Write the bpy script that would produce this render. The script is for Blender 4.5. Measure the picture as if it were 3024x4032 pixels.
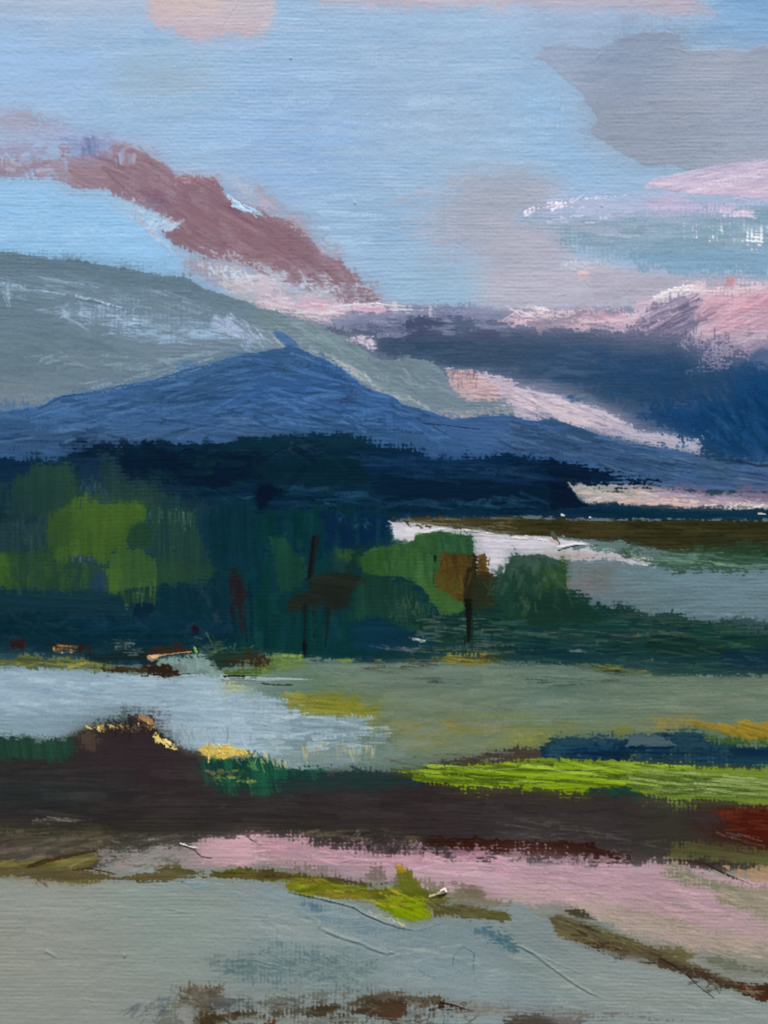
# An acrylic landscape painting on canvas, photographed close up in soft daylight.
# The canvas is one thing; every painted motif is a relief of paint lying on it.
import bpy, math, random, time
import numpy as np

T0 = time.time()
scene = bpy.context.scene
for o in list(bpy.data.objects):
    bpy.data.objects.remove(o)
COL = scene.collection

# ------------------------------------------------------------------ camera
S = 0.45 / 3024.0                  # metres per unit of the painting's drawing grid
CX, CZ = 1512.0, 1.50              # centre of the view on the painting
CAM_D = 0.72
cam_d = bpy.data.cameras.new('camera')
cam = bpy.data.objects.new('camera', cam_d)
COL.objects.link(cam)
cam.location = (0.0, -CAM_D, CZ)
cam.rotation_euler = (math.radians(90), 0, 0)
cam_d.sensor_fit = 'VERTICAL'
cam_d.sensor_height = 36.0
cam_d.lens = 36.0 * CAM_D / (4032 * S)
cam_d.clip_start = 0.01
cam_d.clip_end = 200.0
scene.camera = cam

# ------------------------------------------------------------------ light
SUN_EL, SUN_AZ = 58.0, -24.0       # soft light from high in front, a little to the left
world = bpy.data.worlds.new('World')
scene.world = world
world.use_nodes = True
wn, wl = world.node_tree.nodes, world.node_tree.links
wn.clear()
sky = wn.new('ShaderNodeTexSky')
sky.sky_type = 'NISHITA'
sky.sun_disc = False
sky.sun_elevation = math.radians(SUN_EL)
sky.sun_rotation = math.radians(180 + SUN_AZ)
sky.air_density = 1.0
sky.dust_density = 3.0
bg = wn.new('ShaderNodeBackground')
bg.inputs['Strength'].default_value = 0.08
wo = wn.new('ShaderNodeOutputWorld')
wl.new(sky.outputs[0], bg.inputs[0])
wl.new(bg.outputs[0], wo.inputs[0])
sun_d = bpy.data.lights.new('sun', 'SUN')
sun_d.energy = 1.5
sun_d.angle = math.radians(12)
sun_d.color = (1.0, 0.94, 0.86)
sun = bpy.data.objects.new('sun', sun_d)
COL.objects.link(sun)
sun.location = (-1, -3, 5)
sun.rotation_euler = (math.radians(90 - SUN_EL), 0, math.radians(SUN_AZ))
vs = scene.view_settings
vs.view_transform = 'Standard'
vs.look = 'None'
vs.gamma = 1.0
vs.use_curve_mapping = False
vs.exposure = 0.9
# what a white matt card in the painting's place shows (linear, measured in a test render)
CARD = np.array([1.145, 1.116, 1.121], np.float32)
GLOSS = np.array([0.0024, 0.0023, 0.0024], np.float32)

# ------------------------------------------------------------------ the drawing grid (units: u right, v down)
NX, NY = 960, 1280
step = 3024.0 / NX


def axis(n, margin):
    core = (np.arange(n + 24) - 12 + 0.5) * step
    out = [core[-1]]
    g = step
    while out[-1] < core[-1] + margin:
        g = min(g * 1.22, 14.0)
        out.append(out[-1] + g)
    right = np.array(out[1:])
    left = core[0] - (right - core[-1])[::-1]
    return np.concatenate([left, core, right]).astype(np.float32)


GX = axis(NX, 900.0)
GY = axis(NY, 560.0)
XMIN, XMAX, YMIN, YMAX = GX[0], GX[-1], GY[0], GY[-1]
HGT, WID = len(GY), len(GX)
C = np.zeros((HGT, WID, 3), np.float32)          # paint colour (sRGB)
H = np.zeros((HGT, WID), np.float32)             # paint height (grid units)
ID = np.zeros((HGT, WID), np.int32)              # which stroke lies on top

rng = np.random.default_rng(7)


def fft_noise(n, beta, seed, lo=1.0):
    r = np.random.default_rng(seed)
    f = np.fft.fftfreq(n) * n
    k = np.sqrt(f[:, None] ** 2 + f[None, :] ** 2)
    k[0, 0] = 1
    amp = np.where(k < lo, 0, k ** (-beta))
    z = np.fft.ifft2(np.fft.fft2(r.standard_normal((n, n))) * amp).real
    flat = np.sort(z.ravel())[:: 64]
    q = np.interp(z, flat, np.linspace(0, 1, len(flat)))
    return q.astype(np.float32)


NT = 512
FBM = fft_noise(NT, 1.35, 3, 3.0)     # blotches, uniform 0..1
BRS = fft_noise(NT, 0.75, 5, 8.0)     # bristles: finer


def samp(tex, a, b):
    """bilinear, periodic lookup; a and b in texels"""
    a0 = np.floor(a); b0 = np.floor(b)
    fa = (a - a0).astype(np.float32); fb = (b - b0).astype(np.float32)
    ia = a0.astype(np.int32) & (NT - 1); ib = b0.astype(np.int32) & (NT - 1)
    ja = (ia + 1) & (NT - 1); jb = (ib + 1) & (NT - 1)
    return (tex[ib, ia] * (1 - fa) + tex[ib, ja] * fa) * (1 - fb) + (tex[jb, ia] * (1 - fa) + tex[jb, ja] * fa) * fb


def sm(a, b, x):
    t = np.clip((x - a) / (b - a), 0, 1)
    return t * t * (3 - 2 * t)


# the linen weave: thread crowns 0..1
XX, YY = np.meshgrid(GX, GY)
def wv_(a, b, k):
    return samp(FBM, a * 0.03 + k, b * 0.03 + 2 * k) - 0.5


wob = wv_(XX * 1.2, YY * 3.0, 11) * 15 + wv_(XX * 5, YY * 5, 31) * 5
row = np.cos((YY + wob) * (2 * np.pi / 15.5))
wob2 = wv_(XX * 3.0, YY * 1.2, 51) * 15 + wv_(XX * 5, YY * 5, 71) * 5
colm = np.cos((XX + wob2) * (2 * np.pi / 17.5))
slub = samp(FBM, XX * 0.09 + 40, YY * 0.42 + 11)
slubv = samp(FBM, XX * 0.42 + 7, YY * 0.07 + 70)
fleck = samp(BRS, XX * 0.10 + 9, YY * 0.16 + 3)
rowa = np.clip(samp(FBM, XX * 0.06 + 140, YY * 0.10 + 17) * 1.5 - 0.25, 0, 1)
cola = np.clip(samp(FBM, XX * 0.05 + 240, YY * 0.05 + 57) * 1.7 - 0.5, 0, 1)
WEAVE = 0.5 + 0.10 * row * rowa + 0.10 * colm * cola + 0.17 * (slub - 0.5) + 0.12 * (slubv - 0.5) + 0.34 * (fleck - 0.5)
WEAVE = np.clip(WEAVE, 0, 1).astype(np.float32)
GRAIN = samp(BRS, XX * 0.17 + 77, YY * 0.21 + 31)
# where dry paint catches: thread crowns, vertical and horizontal
CATCH = (0.5 + 0.15 * row * rowa + 0.13 * colm * cola + 0.62 * (GRAIN - 0.5)
         + 0.34 * (samp(FBM, XX * 0.11 + 3, YY * 0.5 + 91) - 0.5) + 0.30 * (samp(FBM, XX * 0.5 + 33, YY * 0.12 + 9) - 0.5))
CATCH = np.clip(CATCH, 0, 1).astype(np.float32)
del wob, wob2, row, colm, slub, slubv, fleck, rowa, cola, GRAIN


def hexc(h):
    h = h.lstrip('#')
    c = np.array([int(h[i:i + 2], 16) / 255 for i in (0, 2, 4)], np.float32)
    y = c @ np.array([.3, .59, .11], np.float32)
    c = c * cur_mix[0]
    return c * np.float32(np.interp(y, [0, .2, .35, .5, .62, .7, .8], [.86, .84, .83, .88, .93, .985, 1.0]))


# the pigment each motif was mixed with, as a shift of its colours
MIX = dict(sky=(1.01, 1.02, 1.03), greycl=(1.07, 1.08, 1.13), pinkcl=(.99, 1.06, 1.09), teal=(1.13, 1.10, 1.13),
           mauve=(.98, .99, 1.0), storm=(.88, .98, 1.02), bank=(.86, .97, .9), red=(.9, .95, .8), hill=(1.03, 1.10, 1.17), forest=(.72, .92, 1.0),
           leftgrove=(.85, .89, 1.0), browntree=(.92, .95, .98), farwater=(.81, .87, .88), meadow=(.90, .915, .90),
           lake=(.90, .935, .94), path=(.95, .99, .93), fore=(.98, .96, .94), rose=(.97, 1.05, 1.06), earth=(.98, 1.0, 1.0),
           hedge=(.9, .98, 1.0), pool=(.9, 1.0, .95), mount=(.96, 1.0, 1.03), greentree=(.95, .97, 1.0), shore=(.95, .97, .97))
cur_mix = [np.ones(3, np.float32)]

# ------------------------------------------------------------------ motifs and strokes
PARTS = {}            # key -> dict(name, label)
ORDER = []            # stroke id -> (motif key)
ORDER.append(None)


def motif(key, name, label=None):
    PARTS[key] = dict(name=name, label=label)


def cv(t, pts):
    """points of sheet t -> grid units; sheet 'F' is the whole view, (row, column) one twelfth of it"""
    p = np.array(pts, np.float32).reshape(-1, 2)
    if t == 'F':
        p = p * 1.8228
    else:
        p = p * 0.60760 + np.array([1008.0 * t[1], 1008.0 * t[0]], np.float32)
    q = p.copy()
    q[p[:, 0] <= 5, 0] = XMIN - 60
    q[p[:, 0] >= 3018, 0] = XMAX + 60
    wide = p[:, 0].min() <= 5 and p[:, 0].max() >= 3018
    q[p[:, 1] <= 5, 1] = YMIN - 60 if wide else -110
    q[p[:, 1] >= 4026, 1] = YMAX + 60 if wide else 4140
    return q


def window(x0, x1, y0, y1):
    i0, i1 = np.searchsorted(GX, [x0, x1]); j0, j1 = np.searchsorted(GY, [y0, y1])
    return i0, i1, j0, j1


def poly_sd(p, X, Y):
    """signed distance, positive inside"""
    best = np.full(X.shape, 1e12, np.float32)
    ins = np.zeros(X.shape, bool)
    n = len(p)
    for i in range(n):
        ax, ay = p[i]; bx, by = p[(i + 1) % n]
        ex, ey = bx - ax, by - ay
        l2 = ex * ex + ey * ey
        if l2 < 1e-6:
            continue
        wx = X - ax; wy = Y - ay
        t = np.clip((wx * ex + wy * ey) / l2, 0, 1)
        d = (wx - t * ex) ** 2 + (wy - t * ey) ** 2
        np.minimum(best, d, out=best)
        if ay != by:
            cr = (ay > Y) != (by > Y)
            ins ^= cr & (X < (Y - ay) * (ex / ey) + ax)
    d = np.sqrt(best)
    return np.where(ins, d, -d)


seedc = [0]


def put(key, col, win, X, Y, d, u, v, soft=14, rough=10, br=8, dry=0.0, op=1.0, blend=0.0, var=0.035, col2=None,
        mix=0.5, grad=None, th=1.0, ridge=0.0, own=True, fine=1.0, nm='brush_stroke'):
    i0, i1, j0, j1 = win
    seedc[0] += 1
    cur_mix[0] = np.array(MIX.get(key, (1, 1, 1)), np.float32)
    k = seedc[0] * 37.7
    wv = CATCH[j0:j1, i0:i1]
    streak = samp(BRS, u * 0.012 + k, v * 0.22 * fine + k * 3.1)
    blot = samp(FBM, X * 0.05 + k * 1.7, Y * 0.07 + k)
    big = samp(FBM, X * 0.016 + k * 0.7, Y * 0.02 + k * 2.3)
    d = d + rough * 2 * (blot - 0.5) + br * 2 * (streak - 0.5)
    c = sm(0, 1, d / soft + 0.5)
    load = 1.0 - dry
    tex = 0.64 * wv + 0.26 * streak + 0.10 * blot
    tex = np.clip((tex - 0.5) * 1.9 + 0.5, 0, 1)
    aw = 0.17
    a = sm(-aw, aw, c * (1.4 * load) - aw - tex)
    a = a * (c > 0.02)
    if blend > 0:
        a = a * (1 - blend) + blend * c * min(1.0, load + 0.15)
    a = (a * op).astype(np.float32)
    base = hexc(col)
    cc = np.empty(X.shape + (3,), np.float32)
    cc[:] = base
    if grad is not None:
        gx0, gy0, gx1, gy1, gc = grad
        e = np.array([gx1 - gx0, gy1 - gy0]); l2 = (e ** 2).sum()
        t = np.clip(((X - gx0) * e[0] + (Y - gy0) * e[1]) / l2 + (streak - 0.5) * 0.25 + (blot - 0.5) * 0.2, 0, 1)[..., None]
        cc = cc * (1 - t) + hexc(gc) * t
    if col2 is not None:
        m = sm(0.62 - mix * 0.5, 1.12 - mix * 0.5, 0.45 * streak + 0.25 * blot + 0.45 * big)[..., None]
        cc = cc * (1 - m) + hexc(col2) * m
    f = 1 + var * 2.2 * (streak - 0.5) + var * 1.4 * (blot - 0.5) + var * (big - 0.5)
    cc = cc * f[..., None]
    cur = C[j0:j1, i0:i1]
    cur += a[..., None] * (cc - cur)
    hs = th * (1.1 + 2.0 * (streak - 0.5) + 1.0 * (blot - 0.5))
    if ridge:
        hs = hs + ridge * np.exp(-((d - soft * 0.4) / (soft * 0.55 + 3)) ** 2)
    hc = H[j0:j1, i0:i1]
    hc += a * (hs - hc * 0.55)
    if own and op * load > 0.42:
        ORDER.append((key, nm))
        ID[j0:j1, i0:i1][(c > 0.5)] = len(ORDER) - 1


def P(key, col, t, pts, dir=0.0, **o):
    """a painted area"""
    p = cv(t, pts)
    s0 = o.get('soft', 14)
    o = dict(o, soft=s0 * (2.0 if s0 <= 12 else 2.4 if key in ('edge', 'verge', 'greentree', 'orangetree') else 3.8), blend=max(o.get('blend', 0), 0.15),
             rough=o.get('rough', 10) * 0.7)
    pad = o['soft'] * 0.6 + o.get('rough', 10) * 1.2 + o.get('br', 8) * 1.2 + 4
    win = window(p[:, 0].min() - pad, p[:, 0].max() + pad, p[:, 1].min() - pad, p[:, 1].max() + pad)
    i0, i1, j0, j1 = win
    if i1 - i0 < 1 or j1 - j0 < 1:
        return
    X = XX[j0:j1, i0:i1]; Y = YY[j0:j1, i0:i1]
    d = poly_sd(p, X, Y)
    ca, sa = math.cos(math.radians(dir)), math.sin(math.radians(dir))
    if 'grad' in o:
        g = o['grad']
        q = np.array(g[:4], np.float32).reshape(2, 2)
        q = q * 1.8228 if t == 'F' else q * 0.6076 + np.array([1008.0 * t[1], 1008.0 * t[0]])
        o = dict(o, grad=(q[0, 0], q[0, 1], q[1, 0], q[1, 1], g[4]))
    put(key, col, win, X, Y, d, X * ca + Y * sa, -X * sa + Y * ca, **o)


def line_field(p, X, Y):
    best = np.full(X.shape, 1e12, np.float32)
    U = np.zeros(X.shape, np.float32); V = np.zeros(X.shape, np.float32)
    acc = 0.0
    for i in range(len(p) - 1):
        ax, ay = p[i]; bx, by = p[i + 1]
        ex, ey = bx - ax, by - ay
        l = math.hypot(ex, ey)
        if l < 1e-6:
            continue
        ex /= l; ey /= l
        wx = X - ax; wy = Y - ay
        t = wx * ex + wy * ey
        tc = np.clip(t, 0, l)
        d = (wx - tc * ex) ** 2 + (wy - tc * ey) ** 2
        m = d < best
        best = np.where(m, d, best)
        U = np.where(m, acc + tc, U)
        V = np.where(m, wy * ex - wx * ey, V)
        acc += l
    return np.sqrt(best), U, V, acc


def B(key, col, t, pts, w=30, w1=None, **o):
    """one brush stroke along a line, w and w1 its widths at the two ends in sheet units"""
    p = cv(t, pts)
    sc = 1.8228 if t == 'F' else 0.6076
    w = w * sc; w1 = w if w1 is None else w1 * sc
    _stroke(key, col, p, w, w1, **o)


def _stroke(key, col, p, w, w1, **o):
    o = dict(dict(soft=max(5, min(12, w * 0.3)), rough=min(6, w * 0.16), br=min(5, w * 0.14)), **o)
    pad = max(w, w1) * 0.6 + o['soft'] + o['rough'] + o['br'] + 3
    win = window(p[:, 0].min() - pad, p[:, 0].max() + pad, p[:, 1].min() - pad, p[:, 1].max() + pad)
    i0, i1, j0, j1 = win
    if i1 - i0 < 1 or j1 - j0 < 1:
        return
    X = XX[j0:j1, i0:i1]; Y = YY[j0:j1, i0:i1]
    ds, U, V, L = line_field(p, X, Y)
    d = (w + (w1 - w) * U / max(L, 1)) * 0.5 - ds
    put(key, col, win, X, Y, d, U, V, **o)


def N(key, cols, t, pts, n, ln, w, dir=0.0, jit=8, curve=0.0, **o):
    """n small loose strokes scattered over an area (they stay with the motif they lie on)"""
    p = cv(t, pts)
    sc = 1.8228 if t == 'F' else 0.6076
    x0, y0 = np.maximum(p.min(0), [-300, -300]); x1, y1 = np.minimum(p.max(0), [3324, 4332])
    o = dict(dict(own=False, dry=0.4, th=1.0), **o)
    o['op'] = o.get('op', 1.0) * (0.9 if o['th'] >= 3 else 0.5)
    o['dry'] = max(0.1, o['dry'] - 0.1)
    o['blend'] = 0.25
    w *= 1.35 if o['th'] >= 3 else 1.6
    n = int(n * 1.25)
    k = 0
    tries = 0
    while k < n and tries < n * 30:
        tries += 1
        x, y = rng.uniform(x0, x1), rng.uniform(y0, y1)
        q = poly_sd(p, np.array([[x]], np.float32), np.array([[y]], np.float32))[0, 0]
        if q < 0:
            continue
        a = math.radians(dir + rng.normal(0, jit))
        l = ln * sc * rng.uniform(0.45, 1.3); ww = w * sc * rng.uniform(0.5, 1.4)
        b = curve * rng.normal(0, 1) * l
        ca, sa = math.cos(a), math.sin(a)
        pp = np.array([[x - ca * l / 2, y - sa * l / 2], [x - sa * b, y + ca * b], [x + ca * l / 2, y + sa * l / 2]], np.float32)
        _stroke(key, cols[int(rng.integers(len(cols)))], pp, ww, ww * rng.uniform(0.3, 1.0), **o)
        k += 1


def R(t, pts, w=8, h=6, dip=0.0):
    """a raised (or, negative, scored) line in the paint, with no colour of its own"""
    p = cv(t, pts)
    sc = 1.8228 if t == 'F' else 0.6076
    w = w * sc
    win = window(p[:, 0].min() - 4 * w, p[:, 0].max() + 4 * w, p[:, 1].min() - 4 * w, p[:, 1].max() + 4 * w)
    i0, i1, j0, j1 = win
    if i1 - i0 < 1 or j1 - j0 < 1:
        return
    X = XX[j0:j1, i0:i1]; Y = YY[j0:j1, i0:i1]
    ds, U, V, L = line_field(p, X, Y)
    tw = np.clip(np.minimum(U, L - U) / (L * 0.18 + 1), 0.1, 1)
    n = 0.7 + 0.6 * samp(BRS, U * 0.05 + 5, V * 0.02)
    h, dip = h * 0.6, dip * 0.6
    H[j0:j1, i0:i1] += h * tw * n * np.exp(-(ds / (0.55 * w)) ** 2)
    if dip:
        H[j0:j1, i0:i1] -= dip * tw * n * np.exp(-((V - 1.1 * w) / (0.6 * w)) ** 2) * (ds < 3 * w)


# ------------------------------------------------------------------ motifs of the painting
motif('sky', 'painted_sky', 'pale blue sky brushed in long horizontal strokes')
motif('peach', 'painted_cloud', 'faint peach cloud cut by the top edge of the view')
motif('rose', 'painted_cloud', 'dusty rose cloud slanting down to the ridge of the grey hill')
motif('greycl', 'painted_cloud', 'large flat grey cloud with a scalloped left edge at the upper right')
motif('pinkcl', 'painted_cloud', 'pale pink wedge of cloud directly below the large grey cloud')
motif('teal', 'painted_cloud', 'soft teal band of cloud below the pale pink wedge')
motif('mauve', 'painted_cloud', 'broad mauve grey cloud in the middle of the sky above the purple band')
motif('coral', 'painted_cloud', 'pink and coral cloud top over the dark blue cloud at the right edge')
motif('storm', 'painted_cloud', 'dark slate to deep blue storm cloud behind the right slope of the blue mountain')
motif('lilac', 'painted_cloud', 'pale lilac wedge of light between the storm cloud and the blue mountain')
motif('hill', 'painted_hill', 'rounded grey hill behind the blue mountain')
motif('mount', 'painted_mountain', 'blue mountain with a low pointed summit')
motif('horizon', 'painted_sky', 'pale lilac strip of light under the long right slope of the mountain')
motif('forest', 'painted_forest', 'navy and dark green forest at the foot of the blue mountain')
motif('bank', 'painted_bank', 'dark olive brown bank on the far shore at the right')
motif('inlet', 'painted_inlet', 'white inlet of water shining behind the green tree')
motif('farwater', 'painted_water', 'grey blue water behind the dark hedge at the right')
motif('leftgrove', 'painted_grove', 'olive and leaf green trees at the left edge in front of the forest')
motif('browntree', 'painted_tree', 'tree with a flat dark brown crown on two thin trunks')
motif('greentree', 'painted_tree', 'bright green round tree against the white inlet')
motif('orangetree', 'painted_tree', 'orange brown tree with one thin dark trunk in front of the green tree')
motif('bush', 'painted_bush', 'square topped grey green bush in front of the white inlet')
motif('hedge', 'painted_hedge', 'dark green hedge running to the right edge above the meadow')
motif('meadow', 'painted_meadow', 'grey green meadow with yellow touches in the middle distance')
motif('lake', 'painted_lake', 'pale blue lake at the left')
motif('shore', 'painted_shore', 'olive and brown shoreline with orange touches above the pale lake')
motif('pool', 'painted_pool', 'deep navy pool of water at the right above the lime field')
motif('lime', 'painted_field', 'bright lime green strip of field at the right')
motif('earth', 'painted_field', 'dark purple brown field with a mound at the left')
motif('gold', 'painted_grass', 'golden yellow touches of light along the top of the dark mound')
motif('tealbush', 'painted_bush', 'teal green bush with yellow flecks beside the dark mound')
motif('red', 'painted_field', 'deep red patch of field at the right edge')
motif('path', 'painted_path', 'pink path sweeping down to the right edge')
motif('fore', 'painted_water', 'smooth grey green water across the bottom of the view')
motif('verge', 'painted_grass', 'olive and lime grass verge between the pink path and the water')
motif('edge', 'painted_grass', 'brown grass edge running down to the right below the pink path')

F = 'F'
T00, T01, T02 = (0, 0), (0, 1), (0, 2)
T10, T11, T12 = (1, 0), (1, 1), (1, 2)
T20, T21, T22 = (2, 0), (2, 1), (2, 2)
T30, T31, T32 = (3, 0), (3, 1), (3, 2)

# ================================================================== SKY
P('sky', '#9dbbd8', F, [0, 0, 1659, 0, 1659, 900, 0, 900], col2='#a6bfd9', var=.02, soft=40)
P('sky', '#a1b5cb', F, [600, 170, 820, 130, 1180, 150, 1230, 280, 1060, 400, 800, 420, 620, 330], soft=260, blend=.9, rough=60, br=20, op=.75, own=False)
P('sky', '#94bfe2', F, [0, 390, 130, 400, 230, 415, 300, 450, 380, 530, 420, 600, 420, 640, 0, 640], soft=60, blend=.6, var=.02)
P('sky', '#9cbade', F, [0, 80, 200, 60, 330, 140, 560, 240, 640, 330, 400, 300, 200, 230, 0, 210], soft=160, blend=.85, rough=40, op=.8, own=False)
P('sky', '#9fb7c8', T00, [740, 600, 830, 360, 1100, 330, 1350, 420, 1420, 620, 1250, 700, 1050, 720, 900, 660], soft=90, blend=.75, rough=20, op=.85)
P('sky', '#93b5dd', F, [560, 180, 700, 190, 800, 260, 800, 420, 700, 470, 590, 420, 540, 300], soft=160, blend=.85, rough=50, op=.7)
P('sky', '#8fb4d6', F, [1110, 150, 1180, 170, 1270, 250, 1290, 330, 1370, 390, 1200, 390, 1120, 300], soft=170, blend=.85, rough=30, op=.8)
P('sky', '#94b3cf', F, [760, 430, 900, 370, 960, 420, 930, 560, 960, 660, 800, 660, 740, 560], soft=120, blend=.8, rough=30, op=.8)
P('sky', '#9ab8ce', F, [850, 580, 1040, 560, 1040, 660, 860, 662], soft=60, blend=.7, rough=20, op=.85)
P('sky', '#b3b9c9', F, [0, 0, 330, 0, 330, 20, 200, 34, 80, 30, 0, 14], soft=70, blend=.8, rough=16, op=.8)
P('sky', '#c0b3bf', F, [640, 0, 1160, 0, 1480, 0, 1548, 36, 1400, 32, 1240, 28, 1190, 26, 1100, 14, 900, 10, 700, 8], soft=34, blend=.5, rough=14, br=12)
P('sky', '#a2b7d2', F, [1140, 30, 1380, 40, 1400, 70, 1230, 95, 1160, 70], soft=80, blend=.8, op=.8)
P('sky', '#86aed4', F, [1420, 0, 1659, 0, 1659, 92, 1600, 108, 1480, 104, 1474, 72, 1520, 44, 1560, 30], soft=50, blend=.6, rough=14)
N('sky', ['#b3cae0', '#a9c4de', '#8eb2d6', '#a6b9cf', '#97bbdc'], F, [10, 40, 1100, 40, 1160, 380, 700, 430, 300, 290, 10, 200], 90, 120, 14, 0, 4, dry=.5, op=.55, th=.8)
N('sky', ['#a9c9e6', '#8cb8de', '#9fc0df'], F, [0, 410, 220, 430, 340, 520, 0, 530], 30, 130, 14, 0, 4, dry=.5, op=.5)
N('sky', ['#aec6dd', '#8fb0d0', '#a5b8cd'], F, [600, 250, 1200, 240, 1250, 330, 900, 560, 640, 420], 50, 110, 10, 0, 4, dry=.5, op=.5)
N('sky', ['#b4d2e6', '#a6c8de'], T01, [150, 1250, 650, 1250, 650, 1659, 330, 1500], 14, 330, 16, 1, 2, dry=.45, th=2.2, op=.7)
N('sky', ['#9cc0e0', '#b4cde4'], T02, [50, 450, 460, 650, 550, 800, 500, 900, 50, 900], 24, 300, 18, 0, 3, dry=.5, op=.5)

# underpainting that shows in the gaps between strokes
P('storm', '#8d8aa0', F, [500, 660, 1659, 660, 1659, 1130, 500, 1130], own=False)
P('forest', '#1c3a44', F, [0, 900, 700, 900, 1659, 1030, 1659, 1460, 0, 1460], own=False)
P('farwater', '#8a9598', F, [830, 1110, 1659, 1110, 1659, 1360, 830, 1360])
P('meadow', '#6f8578', F, [0, 1400, 1659, 1400, 1659, 1700, 0, 1700])
P('earth', '#3a3531', F, [0, 1600, 1659, 1640, 1659, 1900, 0, 1900])
P('fore', '#8e9590', F, [0, 1840, 500, 1850, 1659, 1880, 1659, 2212, 0, 2212])

# peach cloud at the top
P('peach', '#c3bbc5', F, [328, 0, 592, 0, 590, 30, 572, 68, 545, 78, 470, 80, 430, 90, 395, 78, 340, 58, 324, 40], soft=22, rough=10, br=8, grad=(470, 0, 360, 80, '#c3b4c0'), var=.02)
P('peach', '#cbbaba', F, [335, 0, 470, 0, 470, 24, 390, 30, 340, 26], soft=34, blend=.6, rough=16)
P('peach', '#c6b4c0', F, [400, 55, 560, 45, 560, 78, 480, 82, 430, 90, 400, 78], soft=36, blend=.6, op=.7)

# large grey cloud
P('greycl', '#939fae', T02, [150, 365, 215, 300, 320, 285, 560, 310, 720, 240, 845, 210, 1095, 220, 1110, 300, 1150, 330, 1400, 320, 1520, 335, 1600, 295, 1659, 270, 1659, 1020, 1480, 1056, 1280, 1098, 1130, 1108, 1060, 1075, 860, 1080, 800, 1035, 720, 1010, 660, 965, 590, 920, 540, 890, 505, 840, 552, 770, 540, 740, 490, 680, 465, 610, 400, 555, 340, 510, 290, 455, 210, 395], soft=9, rough=4, br=4, col2='#9aa3ad', mix=.5, var=.025, ridge=1.5)
P('greycl', '#94a4b5', T02, [170, 360, 250, 200, 560, 200, 740, 230, 740, 330, 400, 420], soft=110, blend=.85, rough=30, op=.75)
P('greycl', '#8596a6', T02, [720, 240, 1095, 225, 1120, 330, 980, 420, 760, 420, 600, 380], soft=100, blend=.75, rough=20, op=.8)
P('greycl', '#a3a7ad', T02, [1100, 400, 1659, 420, 1659, 620, 1400, 690, 1100, 610], soft=150, blend=.8, rough=30, op=.8)
P('greycl', '#989ea6', T02, [620, 640, 1100, 600, 1300, 760, 1100, 860, 700, 880, 560, 800], soft=110, blend=.8, rough=30, op=.8)
P('greycl', '#949fa4', T02, [600, 880, 1100, 880, 1659, 960, 1400, 1060, 1100, 1080, 860, 1060, 700, 980], soft=110, blend=.8, rough=20, op=.8)
P('greycl', '#8c9cb0', T02, [560, 460, 900, 450, 900, 560, 640, 590], soft=100, blend=.8, rough=30, op=.6)
P('greycl', '#9fa7b4', T02, [1400, 740, 1659, 700, 1659, 980, 1480, 900], soft=120, blend=.8, op=.7)
N('greycl', ['#8794a4', '#a0a8b0', '#9aa2b2', '#8d9aa8'], T02, [560, 460, 1640, 420, 1640, 980, 900, 1040, 560, 860], 60, 260, 20, 0, 5, dry=.45, op=.5)

# mauve grey cloud (centre right)
P('mauve', '#aab2c1', F, [1010, 385, 1090, 370, 1180, 385, 1210, 420, 1230, 500, 1215, 560, 1320, 580, 1410, 600, 1390, 650, 1240, 672, 1100, 680, 1042, 665, 1042, 560, 1000, 540, 960, 530, 930, 500, 960, 440], soft=44, blend=.65, rough=20, br=16, grad=(1080, 390, 1160, 660, '#bcb3c3'), var=.02)
P('mauve', '#a4b0be', F, [965, 430, 1060, 400, 1180, 420, 1200, 480, 1060, 540, 960, 520], soft=100, blend=.8, rough=24, op=.7)
P('mauve', '#b5b2bf', F, [1050, 470, 1180, 480, 1215, 540, 1060, 560], soft=90, blend=.8, op=.8)
P('mauve', '#b9bcc9', F, [1042, 600, 1150, 590, 1300, 620, 1230, 660, 1045, 668], soft=90, blend=.8, op=.7)
P('mauve', '#aab1c4', F, [920, 450, 980, 420, 1000, 520, 940, 560], soft=80, blend=.6, dry=.3, dir=90)
N('mauve', ['#b9bccb', '#a9b3c3', '#c0b6c2'], T01, [960, 1250, 1240, 1150, 1659, 1250, 1659, 1659, 1000, 1600], 40, 200, 26, 0, 12, dry=.5, op=.5)
N('mauve', ['#c3bccb', '#b0adbb'], T12, [20, 120, 900, 130, 860, 330, 20, 340], 30, 300, 22, 2, 6, dry=.5, op=.5)
P('mauve', '#cfb0b6', T12, [415, 118, 440, 95, 520, 90, 600, 100, 640, 130, 600, 148, 470, 142], soft=18, rough=9, br=9, dry=.15, th=2)
N('mauve', ['#e4c0bb', '#d9aeb0', '#d8ccd0'], T12, [330, 60, 660, 80, 760, 140, 430, 150], 12, 110, 14, 4, 8, dry=.4, th=2)
N('mauve', ['#ccd0d8', '#d8d4da'], T12, [300, 40, 560, 20, 700, 60, 340, 100], 12, 90, 16, -6, 14, dry=.55, th=2)

P('mauve', '#b5b1c0', F, [1280, 574, 1420, 584, 1560, 590, 1659, 596, 1659, 660, 1400, 660, 1280, 650], soft=30, blend=.4, rough=12)
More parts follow.
